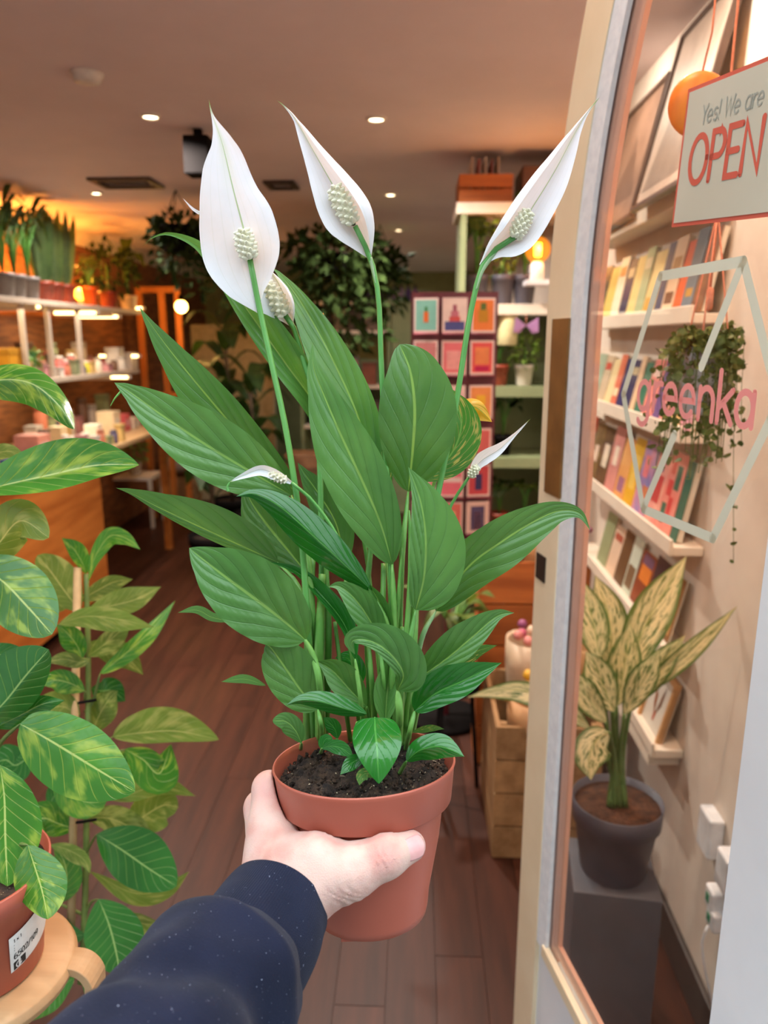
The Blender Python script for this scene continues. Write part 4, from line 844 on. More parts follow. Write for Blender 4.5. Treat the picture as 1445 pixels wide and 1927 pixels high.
for k, (tx, ty, td_) in enumerate([(1178, 1290, .02), (1148, 1265, .03), (1128, 1240, .01), (1190, 1310, -.02), (1185, 1330, -.02), (1160, 1330, -.01), (1155, 1340, -.03), (1175, 1345, -.04), (1140, 1360, -.04), (1146, 1378, -.06), (1110, 1370, -.02)]):
    stem('stem', m_as, agl, [(bpx[0] + (k % 4 - 1.5) * 10, bpx[1], bpx[2] + (k % 3 - 1) * .012), (bpx[0] + (tx - bpx[0]) * .35, bpx[1] - 90, bpx[2] + td_ * .4), (tx, ty, dA + td_)], .0075, .0035, 8, 14)
# ================================================================== HANGING TRAILING PLANT BEHIND THE GLASS
HP = onY(1322, 700, 1.12); 
hang = tag(empty('hanging_planter', HP - np.array([0, 0, .07])), 'white hanging planter with trailing small-leaved vines behind the lettering', 'potted plant')
m_wpot = M('white_ceramic', (232, 230, 236), .4)
part('pot', m_wpot, hang, lambda m: m.lathe([(.001, -.06), (.026, -.06), (.03, -.055), (.036, .035), (.034, .037), (.03, .0), (.001, .0)], HP, (0, 0, 1), 32))
m_vine = M('small_vine_leaf', (110, 128, 58), .55, (84, 104, 46), 40); m_cord = M('pink_cord', (236, 160, 130), .7, (220, 140, 112), 200)
cz = CEIL_F
part('cord', m_cord, hang, lambda m: m.tube([HP + [0, 0, .10], HP + [.0, .0, .3], [HP[0] + .004, HP[1], cz]], .0016, 6))
for a in range(3): part('cord', m_cord, hang, lambda m: m.tube([HP + [0, 0, .22], HP + [.034 * math.cos(a * 2.1), .034 * math.sin(a * 2.1), .036], HP + [.03 * math.cos(a * 2.1), .03 * math.sin(a * 2.1), -.03]], .0013, 5))
part('cord_knot', m_cord, hang, lambda m: m.lathe([(.001, .0), (.005, .004), (.005, .03), (.001, .034)], HP + np.array([0, 0, .085]), (0, 0, 1), 10))
def vine(m, p0, pts, n, s, spread=.006):
    c_ = catmull(np.vstack([[p0], pts]), 24); m.tube(c_, .0006, 4)
    for i in range(n):
        q = c_[int(RNG.uniform(2, 23.9))] + RNG.normal(0, spread, 3); d = RNG.normal(size=3); d /= np.linalg.norm(d); e = np.cross(d, RNG.normal(size=3)); e /= np.linalg.norm(e); r = s * RNG.uniform(.7, 1.3)
        v = [q + r * (math.cos(x) * d * 1.0 + math.sin(x) * e * .8) + (.25 * r * math.cos(x) ** 2) * np.cross(d, e) for x in np.linspace(0, 2 * math.pi, 7)[:-1]]
        m.add(v, [tuple(range(6))])
for k in range(60):
    a = RNG.uniform(0, 6.28); R1 = RNG.uniform(.03, .058) ; lng = RNG.uniform(.05, .15)
    p0 = HP + np.array([.02 * math.cos(a), .02 * math.sin(a), .035])
    pts = [HP + np.array([R1 * .8 * math.cos(a), R1 * .8 * math.sin(a), .045]), HP + np.array([R1 * math.cos(a), R1 * math.sin(a), .0]), HP + np.array([R1 * 1.05 * math.cos(a) + RNG.normal(0, .008), R1 * 1.05 * math.sin(a), -lng])]
    o = part('vine', m_vine, hang, lambda m: vine(m, p0, np.array(pts), 26, .0062)); o['kind'] = 'stuff'
for px, yb in ((1380, 1060), (1395, 830), (1290, 850)):
    e_ = onY(px, yb, 1.12 + .02); tp = onY(px, 640, 1.14)
    o = part('vine', m_vine, hang, lambda m: vine(m, HP + np.array([.015, 0, .035]), np.array([tp + [0, 0, .012], (tp + e_) / 2, e_]), 42, .005, .003)); o['kind'] = 'stuff'
GP = onY(1316, 198, 1.10)
orb = tag(empty('hanging_ornament', GP - np.array([0, 0, .04])), 'round orange ornament on a cord behind the open sign', 'ornament')
part('disc', wood('orange_wood_ornament', (236, 150, 60), (220, 124, 40), 8, .4, 2), orb, lambda m: m.ball(GP, .041, 28, 16, (1, .5, 1)))
part('cord', m_cord, orb, lambda m: m.tube([GP + [0, 0, .04], onY(1340, 60, 1.10), [onY(1362, -40, 1.10)[0], 1.10, CEIL_F]], .0013, 6))
# ================================================================== SOCKETS ON THE RIGHT WALL
m_plast = M('white_plastic', (236, 238, 242), .35); m_green = M('green_led_mark', (60, 150, 110), .5)
def wallbox(name, px, py, w_, h_, dp, lab, cat, mark=False):
    q = onX(px, py, X_RIGHT - dp); o = tag(empty(name, (X_RIGHT - .001, q[1], q[2] - h_ / 2)), lab, cat)
    bevel(part('housing', m_plast, o, lambda m: m.box((X_RIGHT - dp, q[1] - w_ / 2, q[2] - h_ / 2), (X_RIGHT - .0005, q[1] + w_ / 2, q[2] + h_ / 2))), .006)
    if mark: part('mark', m_green, o, lambda m: m.box((X_RIGHT - dp - .001, q[1] - w_ * .1, q[2] - h_ * .2), (X_RIGHT - dp + .001, q[1] + w_ * .25, q[2] + h_ * .2)))
    return o, q
wallbox('switch_box', 1322, 1565, .07, .10, .035, 'white upright switch box on the wall above the plugs', 'switch')
wallbox('power_adapter', 1355, 1640, .06, .085, .05, 'larger white plug adapter pushed into the wall socket', 'plug')
wallbox('power_adapter', 1332, 1690, .045, .05, .05, 'white plug with green mark below the adapter', 'plug', True)
ad, aq = wallbox('power_adapter', 1334, 1728, .045, .045, .05, 'lowest white plug with green mark and a trailing cable', 'plug', True)
part('cable', m_plast, ad, lambda m: m.tube(catmull([[X_RIGHT - .05, aq[1], aq[2] - .02], [X_RIGHT - .06, aq[1] - .01, aq[2] - .08], [X_RIGHT - .012, aq[1] - .05, aq[2] - .3], [X_RIGHT - .02, aq[1] - .08, .02]], 20), .003, 6))
# ================================================================== SHOP INTERIOR: lights in the ceiling
m_lens = EM('warm_downlight_lens', (255, 226, 180), 14); m_trim = M('white_metal_trim', (232, 224, 214), .4)
names_d = ['nearest downlight left of the tallest flower', 'second downlight near the left wall, above the shelf plants', 'nearest downlight right of the middle flower', 'second downlight of the middle row', 'third downlight of the middle row', 'fourth downlight of the middle row', 'farthest downlight of the middle row']
for (px, py), nm, pw in zip(((283, 217), (181, 362), (708, 222), (735, 365), (750, 432), (761, 482), (765, 503)), names_d, (25, 17, 25, 17, 10, 8, 7)):
    q = onZ(px, py, CEIL); o = tag(empty('downlight', (q[0], q[1], CEIL - .012)), 'round recessed ' + nm, 'ceiling light', 'recessed ceiling downlights')
    part('trim_ring', m_trim, o, lambda m: m.lathe([(.027, -.001), (.029, -.010), (.036, -.008), (.038, -.0005)], (q[0], q[1], CEIL), (0, 0, 1), 28))
    part('lens', m_lens, o, lambda m: m.lathe([(.001, -.0045), (.027, -.0045), (.027, -.002)], (q[0], q[1], CEIL), (0, 0, 1), 28))
    l = area_light('downlight_lamp', (q[0], q[1], CEIL - .014), .07, pw, (1, .91, .82)); l.data.spread = rad(150)
q = onZ(163, 137, CEIL); o = tag(empty('smoke_detector', (q[0], q[1], CEIL - .03)), 'round white smoke detector on the ceiling', 'smoke detector')
part('base', m_trim, o, lambda m: m.lathe([(.001, 0), (.05, 0), (.05, -.008), (.046, -.010)], (q[0], q[1], CEIL), (0, 0, -1 * -1), 28)); part('dome', m_trim, o, lambda m: m.lathe([(.046, -.010), (.040, -.026), (.02, -.032), (.001, -.033)], (q[0], q[1], CEIL), (0, 0, 1), 28))
m_vent = M('dark_vent_metal', (74, 58, 48), .5)
def vent(px, py, wx, wy, lab):
    q = onZ(px, py, CEIL); o = tag(empty('ceiling_vent', (q[0], q[1], CEIL - .015)), lab, 'vent')
    for (a, b, c_, d_) in ((-wx, wx, -wy, -wy + .03), (-wx, wx, wy - .03, wy), (-wx, -wx + .03, -wy + .03, wy - .03), (wx - .03, wx, -wy + .03, wy - .03)): part('frame', m_vent, o, lambda m: m.box((q[0] + a, q[1] + c_, CEIL - .015), (q[0] + b, q[1] + d_, CEIL - .001)))
    n = int((2 * wy - .06) / .05)
    for i in range(n): y = q[1] - wy + .04 + i * .05; part('slat', m_vent, o, lambda m: m.obox([q[0] - wx + .03, y, CEIL - .012], [2 * wx - .06, 0, 0], [0, .03, .008], [0, -.001, .003]))
vent(238, 342, .16, .12, 'wide dark ceiling vent left of the tallest flower'); vent(530, 346, .08, .10, 'small dark ceiling vent between the two left flowers')
m_blackp = M('black_plastic', (22, 19, 19), .9, spec=.1)
q = onZ(372, 243, CEIL); o = tag(empty('ceiling_speaker', (q[0], q[1], CEIL - .17)), 'small black speaker hung from the ceiling behind the tallest flower', 'speaker')
bevel(part('cabinet', m_blackp, o, lambda m: m.box((q[0] - .05, q[1] - .05, CEIL - .17), (q[0] + .05, q[1] + .05, CEIL - .03))), .006); part('bracket', m_blackp, o, lambda m: m.box((q[0] - .015, q[1] - .015, CEIL - .03), (q[0] + .015, q[1] + .015, CEIL - .001)))
# ------------------------------------------------------------------ helpers for the interior plants
def leafw(name, mat, parent, pts, w_, up=(0, 0, 1), peak=.45, fold=.15, nu=9, b1=1.1, b0=.7):
    c_ = catmull(np.array(pts, float), nu); t = np.linspace(0, 1, nu); T = np.gradient(c_, axis=0); T /= np.linalg.norm(T, axis=1)[:, None] + 1e-9
    pf = prof(t, peak, b0, b1); v = []; uv = []
    for i in range(nu):
        sd = np.cross(T[i], up); sd /= np.linalg.norm(sd) + 1e-9; nn = np.cross(sd, T[i])
        for k in (-1, -.5, 0, .5, 1): v.append(c_[i] + sd * k * w_ * pf[i] + nn * abs(k) * w_ * fold * pf[i]); uv.append((t[i], k))
    f = [(i * 5 + k, i * 5 + k + 1, i * 5 + k + 6, i * 5 + k + 5) for i in range(nu - 1) for k in range(4)]
    m = MB(); m.add(v, f, uv, True); return m.build(name, mat, parent)
def bush(m, c_, rx, ry, rz, n, s, down=0):
    for _ in range(n):
        d = RNG.normal(size=3); d /= np.linalg.norm(d); p = np.array(c_) + d * np.array([rx, ry, rz]) * RNG.uniform(.45, 1.0); 
        if down and RNG.random() < .5: p[2] -= RNG.uniform(0, down)
        a = d + RNG.normal(0, .5, 3); a[2] -= .4; a /= np.linalg.norm(a); e = np.cross(a, RNG.normal(size=3)); e /= np.linalg.norm(e); r = s * RNG.uniform(.6, 1.3)
        m.add([p, p + a * r * .45 + e * r * .28, p + a * r, p + a * r * .45 - e * r * .28, p + a * r * .45 + np.cross(a, e) * r * .08], [(0, 1, 4), (1, 2, 4), (2, 3, 4), (3, 0, 4)])
m_dk = leafmat('dark_interior_leaf', (52, 78, 34), (40, 62, 26), (80, 104, 56), (90, 116, 60), trans=.25, rough=.45)
m_ol = leafmat('olive_interior_leaf', (92, 112, 44), (76, 96, 36), (130, 140, 70), (140, 150, 80), trans=.3, rough=.45)
m_snake = leafmat('snake_plant_leaf', (74, 96, 52), (58, 80, 44), (110, 124, 80), (90, 110, 60), N=26, K=0, trans=.15, vs=.5)
m_bushm = M('trailing_foliage', (58, 76, 32), .85, (38, 54, 22), 30, spec=.15); m_bush2 = M('fresh_foliage', (110, 140, 48), .5, (86, 116, 36), 30)
def potprof(r, h): return [(.001, .004), (r * .72, 0), (r * .74, .004), (r * .93, h * .8), (r * .99, h * .8), (r, h), (r * .94, h), (r * .9, h * .88), (.001, h * .86)]
def pot_plant(name, base, r, h, pmat, label, kind, lmat, n=9, Lh=.3, w_=.03, spread=.15, group=None, lean=(0, 0)):
    o = tag(empty(name, base), label, 'potted plant', group); b_ = np.array(base, float)
    part('pot', pmat, o, lambda m: m.lathe(potprof(r, h), b_, (0, 0, 1), 24)); part('soil', m_soil, o, lambda m: m.lathe([(.001, h * .89), (r * .9, h * .88)], b_, (0, 0, 1), 16))
    tp = b_ + np.array([0, 0, h * .86])
    if kind == 'bush':
        q = part('foliage', lmat, o, lambda m: bush(m, tp + [0, 0, Lh * .5], spread, spread, Lh * .55, n, w_)); q['kind'] = 'stuff'
        part('stem', m_stem2, o, lambda m: m.tube([tp, tp + [0, 0, Lh * .6]], .005, 6))
    else:
        for i in range(n):
            a = i * 2.4 + RNG.uniform(-.3, .3); hh = Lh * RNG.uniform(.7, 1.05); R1 = spread * RNG.uniform(.5, 1.0); d = np.array([math.cos(a), math.sin(a), 0]); st = tp + d * r * .35
            if kind == 'snake': leafw('leaf', lmat, o, [st, st + d * R1 * .3 + [0, 0, hh * .5], st + d * R1 * .6 + [0, 0, hh]], w_, up=(-d[1] * .3 + .3, -1, .1), peak=.5, fold=.12, b0=.25, b1=.6)
            else:
                e_ = tp + d * R1 + [0, 0, hh * RNG.uniform(.45, 1)]; mid_ = tp + d * R1 * .35 + [0, 0, hh * .75]
                part('stalk', m_stem2, o, lambda m: m.tube([tp, tp + d * R1 * .12 + [0, 0, hh * .5], mid_], .003, 5)); leafw('leaf', lmat, o, [mid_, (mid_ + e_) / 2 + [0, 0, hh * .1], e_], w_, peak=.42)
    return o
def onXZ(px, X, z):
    lo_, hi_ = -2000., 4000.
    for _ in range(50):
        md = (lo_ + hi_) / 2
        if onX(px, md, X)[2] > z: lo_ = md
        else: hi_ = md
    return onX(px, (lo_ + hi_) / 2, X)
def onYZx(px, Y, z):
    lo_, hi_ = -2000., 4000.
    for _ in range(50):
        md = (lo_ + hi_) / 2
        if onY(px, md, Y)[2] > z: lo_ = md
        else: hi_ = md
    return onY(px, (lo_ + hi_) / 2, Y)
m_red = M('red_brown_plastic_pot', (150, 62, 40), .45); m_greyp2 = M('grey_plastic_pot', (116, 108, 104), .5); m_org = M('orange_ceramic_pot', (236, 98, 26), .35); m_cer = M('cream_ceramic_pot', (216, 206, 190), .45)
# ------------------------------------------------------------------ LEFT WALL SHELVING
XS = -2.10; zt = float(onX(60, 562, XS)[2]); z2 = float(onX(150, 706, XS)[2]); z3 = float(onX(150, 812, XS)[2])
print('left shelf z', zt, z2, z3)
Y0s, Y1s = 2.7, float(onXZ(268, XS, zt)[1])
m_shelf2 = M('warm_grey_shelf_paint', (198, 182, 164), .6, (188, 172, 154), 8)
def wshelf(z, y0, y1, lab, d=.46):
    o = tag(empty('wall_shelf', (XS - d / 2, (y0 + y1) / 2, z - .03)), lab, 'shelf'); bevel(part('board', m_shelf2, o, lambda m: m.box((XS - d, y0, z - .03), (XS, y1, z))), .003)
    for i in range(3): y = y0 + (y1 - y0) * (.15 + .35 * i); part('bracket', m_shelf, o, lambda m: m.box((XS - d, y, z - .06), (XS - .05, y + .02, z - .031)))
    return o
wshelf(zt, Y0s, Y1s, 'top white wall shelf on the left carrying snake plants'); wshelf(z2, Y0s, float(onXZ(262, XS, z2)[1]), 'middle white wall shelf on the left with gift boxes')
m_led = EM('warm_led_tube', (255, 214, 140), 8)
for i, (px, py, ln, lab, z_) in enumerate([(35, 577, .26, 'leftmost glowing tube light under the top shelf', zt), (142, 589, .28, 'glowing tube light under the top shelf, second from the doorway', zt), (186, 596, .28, 'brightest glowing tube light under the top shelf', zt), (252, 580, .14, 'farthest short glowing tube light under the top shelf', zt), (224, 670, .30, 'glowing tube light beside the white boxes', zt), (198, 710, .34, 'glowing tube light under the middle shelf', z2)]):
    p0 = onX(px, py, XS - .16); o = tag(empty('tube_light', p0 - np.array([0, 0, .02])), lab, 'tube light', 'tube lights under the left shelves'); a = p0 + [-ln / 2, 0, 0]; b_ = p0 + [ln / 2, 0, 0]
    part('tube', m_led, o, lambda m: m.tube([a, b_], .010, 10)); part('end_cap', m_trim, o, lambda m: m.tube([a - [.02, 0, 0], a], .012, 10)); part('end_cap', m_trim, o, lambda m: m.tube([b_, b_ + [.02, 0, 0]], .012, 10))
    if z_ < zt or i == 0 or i == 2: part('hanger', m_trim, o, lambda m: m.box((p0[0] - .01, p0[1] - .005, p0[2] + .009), (p0[0] + .01, p0[1] + .005, max(z_ - .031, p0[2] + .02))))
area_light('shelf_tube_glow', (XS - .16, 3.9, zt - .06), .5, 3, (1, .78, .5)); area_light('shelf_tube_glow', (XS - .16, 4.9, zt - .06), .5, 3, (1, .78, .5)); area_light('shelf_tube_glow', (XS - .16, 4.6, z2 - .06), .5, 3, (1, .82, .56))
for i, px in enumerate((48, 96, 152)):
    q = onXZ(px, XS - .02, z2 + .2); o = tag(part('shelf_upright', m_shelf2, None, lambda m: m.box((XS - .04, q[1] - .012, z2 + .0005), (XS - .016, q[1] + .012, zt - .031))), ['nearest', 'middle', 'farthest'][i] + ' white upright between the left wall shelves', 'upright', 'white shelf uprights')
# counter
zc = float(onX(207, 838, -1.9)[2]); ycf = float(onXZ(207, -1.9, .05)[1]); m_ply = wood('orange_plywood_counter', (206, 124, 56), (170, 92, 36), 4, .4, 1); m_top = wood('counter_top', (222, 186, 140), (200, 160, 112), 5, .4, 1)
ctr = tag(empty('counter', (-2.2, 3.6, 0)), 'orange plywood sales counter along the left side', 'counter')
part('front_panel', m_ply, ctr, lambda m: m.box((-1.93, 2.75, .08), (-1.9, ycf, zc - .03))); part('end_panel', m_ply, ctr, lambda m: m.box((-2.5, ycf - .03, .08), (-1.931, ycf, zc - .03))); part('plinth', m_blackp, ctr, lambda m: m.box((-2.5, 2.8, 0), (-1.97, ycf - .04, .08)))
part('end_panel', m_ply, ctr, lambda m: m.box((-2.5, 2.75, .08), (-1.931, 2.78, zc - .03))); bevel(part('worktop', m_top, ctr, lambda m: m.box((-2.55, 2.7, zc - .029), (-1.86, ycf + 1.3, zc))), .003); part('leg', m_ply, ctr, lambda m: m.box((-1.95, ycf + 1.2, 0), (-1.9, ycf + 1.25, zc - .03)))
# goods: (kind, px centre, width m, height m, colour, label words, category)
def box_item(px, X, z, w_, h, c, label, cat, kind='box', lid=None, dp=None, group=None):
    q = onXZ(px, X, z + h / 2); b_ = np.array([X, q[1], z + .001]); nm = cat.replace(' ', '_'); o = tag(empty(nm, b_), label, cat, group); mt = cmat(c, tuple(int(v * .9) for v in c)); dp = dp or w_
    if kind == 'box':
        bevel(part('body', mt, o, lambda m: m.box((b_[0] - dp / 2, b_[1] - w_ / 2, b_[2]), (b_[0] + dp / 2, b_[1] + w_ / 2, b_[2] + h * (.8 if lid else 1)))), .003)
        if lid: bevel(part('lid', cmat(lid), o, lambda m: m.box((b_[0] - dp / 2 - .003, b_[1] - w_ / 2 - .003, b_[2] + h * .8), (b_[0] + dp / 2 + .003, b_[1] + w_ / 2 + .003, b_[2] + h))), .003)
        else: part('label_print', cmat(tuple(min(255, int(v * .5 + 110)) for v in c)), o, lambda m: m.box((b_[0] + dp / 2, b_[1] - w_ * .3, b_[2] + h * .3), (b_[0] + dp / 2 + .001, b_[1] + w_ * .3, b_[2] + h * .7)))
    elif kind == 'jar':
        part('body', mt, o, lambda m: m.lathe([(.001, 0), (w_ * .48, 0), (w_ * .5, .006), (w_ * .5, h * .75), (w_ * .4, h * .82), (w_ * .4, h * .83), (.001, h * .83)], b_, (0, 0, 1), 20)); part('lid', cmat(lid or (226, 214, 196)), o, lambda m: m.lathe([(.001, h * .83), (w_ * .42, h * .83), (w_ * .42, h * .98), (.001, h)], b_, (0, 0, 1), 20))
    elif kind == 'bottle':
        part('body', mt, o, lambda m: m.lathe([(.001, 0), (w_ * .48, 0), (w_ * .5, .006), (w_ * .5, h * .6), (w_ * .18, h * .75), (w_ * .18, h * .9), (.001, h * .9)], b_, (0, 0, 1), 16)); part('cap', cmat(lid or (60, 50, 50)), o, lambda m: m.lathe([(.001, h * .9), (w_ * .2, h * .9), (w_ * .2, h), (.001, h)], b_, (0, 0, 1), 12))
    return o
XI = XS - .13
for a in [(6, .16, .17, (212, 150, 40), 'mustard yellow gift box at the near end of the middle shelf', 'box'), (33, .06, .15, (50, 44, 46), 'black box file behind the pink books on middle shelf', 'box'), (26, .05, .12, (236, 216, 206), 'white-spined book on the middle shelf', 'book'), (40, .045, .12, (222, 150, 150), 'pink-spined book on the middle shelf', 'book'), (58, .05, .15, (46, 110, 60), 'green upright box on the middle shelf', 'box'), (78, .08, .09, (222, 160, 130), 'peach patterned box on the middle shelf', 'box'), (98, .05, .13, (70, 52, 44), 'dark brown leaning box on the middle shelf', 'box'), (176, .12, .07, (226, 110, 130), 'bright pink flat box on the middle shelf', 'box'), (192, .16, .05, (206, 150, 170), 'lilac pink tray box on the middle shelf', 'box'), (216, .10, .16, (230, 220, 206), 'white box at the far end of middle shelf', 'box'), (236, .14, .12, (214, 200, 186), 'pale beige box by the far tube light', 'box')]:
    box_item(a[0], XI, z2, a[1], a[2], a[3], a[4], a[5], lid=None if a[5] == 'book' else tuple(int(v * .92) for v in a[3]))
for a in [(112, .06, .12, (230, 120, 110), 'coral jar on the middle shelf', 'jar'), (122, .055, .10, (226, 150, 150), 'rose pink jar on the middle shelf', 'jar'), (134, .06, .13, (214, 100, 90), 'red floral jar on the middle shelf', 'jar'), (146, .05, .11, (230, 180, 150), 'apricot jar on the middle shelf', 'jar'), (162, .07, .08, (206, 196, 40), 'lime yellow jar on the middle shelf', 'jar')]: box_item(a[0], XI + .06, z2, a[1], a[2], a[3], a[4], 'jar', 'jar')
for a in [(62, .14, .13, (214, 140, 120), 'pink woven basket box on the counter', 'box'), (84, .05, .14, (90, 60, 46), 'brown upright book on the counter', 'book'), (40, .16, .02, (60, 96, 140), 'blue folder lying on the counter', 'folder'), (110, .08, .14, (230, 206, 160), 'cream candle box on the counter', 'box'), (182, .16, .05, (226, 200, 120), 'yellow topped flat box on the counter', 'box'), (176, .09, .10, (236, 226, 206), 'white box with blue dot on the counter', 'box'), (205, .12, .16, (226, 200, 160), 'tan gift box on the counter', 'box'), (228, .10, .12, (206, 90, 90), 'red box at the far counter end', 'box'), (244, .12, .08, (216, 196, 170), 'beige box at the far counter end', 'box')]:
    box_item(a[0], -2.12 if a[0] != 182 else -1.98, zc, a[1], a[2], a[3], a[4], a[5])
for a in [(140, .07, .10, (236, 168, 50), 'orange candle jar on the counter', 'jar'), (161, .06, .10, (238, 228, 214), 'white candle jar on the counter', 'jar'), (124, .05, .12, (226, 216, 206), 'pale glass jar on the counter', 'jar')]: box_item(a[0], -1.97, zc, a[1], a[2], a[3], a[4], 'jar', 'jar')
# plants on the top shelf
XP = XS - .12
for k, px in enumerate((8, 30, 56)): q = onXZ(px, XP, zt + .05); pot_plant('potted_palm', (XP, q[1], zt + .001), .062, .13, m_greyp2, ['nearest', 'second', 'third'][k] + ' arching palm in grey pot on the top left shelf', 'palm', m_dk, 20, .46, .020, .24)
for k, px in enumerate((84, 104, 124)): q = onXZ(px, XP, zt + .05); pot_plant('potted_snake_plant', (XP, q[1], zt + .001), .060, .12, m_red, ['nearest', 'middle', 'farthest'][k] + ' of three upright snake plants in red-brown pots on the shelf', 'snake', m_snake, 8, .44, .024, .12)
q = onXZ(170, XP, zt + .05); pot_plant('potted_leafy_plant', (XP, q[1], zt + .001), .055, .13, m_org, 'small leafy plant in bright orange pot on the top shelf', 'palm', m_ol, 9, .22, .035, .14)
q = onXZ(205, XP, zt + .05); pot_plant('potted_leafy_plant', (XP, q[1], zt + .001), .07, .12, m_red, 'bushy dark plant trailing over the far shelf end', 'bush', m_bushm, 260, .34, .06, .22)
q = onXZ(240, XP, zt + .05); pot_plant('potted_leafy_plant', (XP - .05, q[1] + .15, zt + .001), .07, .12, m_cer, 'tall pale-leaved plant at the far end of the top shelf', 'palm', m_ol, 9, .48, .05, .2)
q = onXZ(62, XS - .05, z2 + .1); pot_plant('potted_leafy_plant', (XS - .06, q[1], z2 + .001), .035, .06, m_cer, 'little bright green plant on the middle shelf', 'bush', m_bush2, 90, .12, .03, .07)
# amber bulbs behind the shelf plants
m_amber = EM('amber_bulb_glass', (255, 150, 40), 9)
for k, px in enumerate((48, 150)):
    q = onXZ(px, XS - .32, zt + .16); b_ = np.array([XS - .32, q[1], zt + .001]); o = tag(empty('globe_lamp', b_), ['amber globe lamp glowing behind the palms', 'amber globe lamp glowing beside the orange pot'][k], 'lamp')
    part('holder', m_cer, o, lambda m: m.lathe([(.001, 0), (.035, 0), (.035, .03), (.02, .035), (.02, .06), (.001, .06)], b_, (0, 0, 1), 20)); part('bulb', m_amber, o, lambda m: m.ball(b_ + [0, 0, .10], .045, 16, 12))
    point_light('amber_lamp_light', b_ + [.02, 0, .2], .05, 20, (1, .36, .05))
# back-left mirror frame with bulb
q = onY(300, 560, 6.6); m_warmw = wood('warm_wood_post', (200, 120, 50), (170, 96, 40), 5, .5, 2)
fr = tag(empty('wooden_screen', (q[0], 6.6, 0)), 'tall wooden framed screen lit orange at the back left', 'screen')
for x in (-.18, .02, .16): part('post', m_warmw, fr, lambda m: m.box((q[0] + x - .025, 6.58, 0), (q[0] + x + .025, 6.62, 2.05)))
for z_ in (.1, 1.1, 2.0): part('rail', m_warmw, fr, lambda m: m.box((q[0] - .155, 6.585, z_), (q[0] + .135, 6.615, z_ + .05)))
q = onY(341, 577, 6.3); o = tag(empty('globe_lamp', q - np.array([0, 0, .1])), 'glowing round bulb in front of the wooden screen', 'lamp'); part('bulb', EM('bright_amber_bulb', (255, 196, 90), 22), o, lambda m: m.ball(q, .05, 16, 12)); part('cord', m_blackp, o, lambda m: m.tube([q + [0, 0, .08], [q[0], q[1], CEIL]], .004, 6)); part('holder', m_blackp, o, lambda m: m.lathe([(.02, .03), (.022, .09), (.001, .1)], q, (0, 0, 1), 14))
point_light('bulb_light', q + np.array([0, -.02, -.08]), .06, 6, (1, .5, .14))
# ------------------------------------------------------------------ hanging plants
def hanger(px, py, Y, r, n, s, down, lab, mat=None):
    q = onY(px, py, Y); o = tag(empty('hanging_plant', q - np.array([0, 0, r + down])), lab, 'hanging plant'); part('pot', m_blackp, o, lambda m: m.lathe(potprof(.11, .14), q - np.array([0, 0, .1]), (0, 0, 1), 20))
    for a in range(3): part('cord', m_blackp, o, lambda m: m.tube([q + [.1 * math.cos(a * 2.1), .1 * math.sin(a * 2.1), .04], [q[0], q[1], CEIL]], .003, 5))
    f_ = part('foliage', mat or m_bushm, o, lambda m: bush(m, q + [0, 0, .02], r, r, r * .55, n, s, down)); f_['kind'] = 'stuff'; return o
hanger(630, 490, 4.9, .34, 900, .085, .5, 'large dark trailing plant hung behind the middle flower'); hanger(335, 440, 4.3, .16, 420, .06, .22, 'dark hanging fern by the left ceiling vent'); hanger(715, 500, 5.6, .2, 300, .08, .3, 'smaller hanging plant with yellowing frond under the downlights', m_bushm); hanger(420, 470, 5.4, .2, 300, .08, .35, 'hanging plant half hidden by the tallest flower')
# ------------------------------------------------------------------ BACK: sage shelving, bottles, big-leaved plant
YB = 6.9
def bshelf(name, x0, x1, zs, Y, mt, lab, d=.34):
    o = tag(empty(name, ((x0 + x1) / 2, Y + d / 2, 0)), lab, 'shelving')
    for x in (x0, x1 - .03): part('side', mt, o, lambda m: m.box((x, Y, 0), (x + .03, Y + d, zs[-1] + .02)))
    for z_ in zs: part('shelf_board', m_shelf, o, lambda m: m.box((x0 + .031, Y, z_ - .03), (x1 - .031, Y + d, z_)))
    part('back_panel', mt, o, lambda m: m.box((x0 + .031, Y + d - .012, .02), (x1 - .031, Y + d - .001, zs[-1] - .031))); return o
xa, xb = onY(560, 560, YB)[0], onY(735, 560, YB)[0]; zb = [float(onY(650, y, YB)[2]) for y in (900, 800, 725, 622, 567)]
bshelf('shelving_unit', xa, xb, zb, YB, m_sage, 'sage green back shelving with cream shelves')
xc_ = onY(792, 600, YB)[0]; tag(bevel(part('cupboard', m_sage, None, lambda m: m.box((xb + .01, YB, 0), (xc_ + .4, YB + .34, zb[-1]))), .004), 'plain sage green cupboard beside the back shelving', 'cupboard')
pal = [(120, 90, 140), (90, 70, 150), (150, 110, 160), (70, 60, 90), (110, 80, 120), (160, 130, 170), (84, 64, 130)]
for i, px in enumerate(range(690, 786, 13)):
    q = onYZx(px, YB + .1, zb[-1]); b_ = np.array([q[0], YB + .1, zb[-1] + .001]); o = tag(empty('bottle', b_), f'{["first", "second", "third", "fourth", "fifth", "sixth", "seventh", "eighth"][i]} small purple bottle from the left on the back shelving top', 'bottle', 'purple bottles on the back shelving'); c_ = pal[i % 7]
    part('body', cmat(c_), o, lambda m: m.lathe([(.001, 0), (.026, 0), (.027, .01), (.027, .09), (.01, .12), (.001, .12)], b_, (0, 0, 1), 12)); part('cap', cmat((60, 50, 60)), o, lambda m: m.lathe([(.001, .12), (.011, .12), (.011, .15), (.001, .15)], b_, (0, 0, 1), 10))
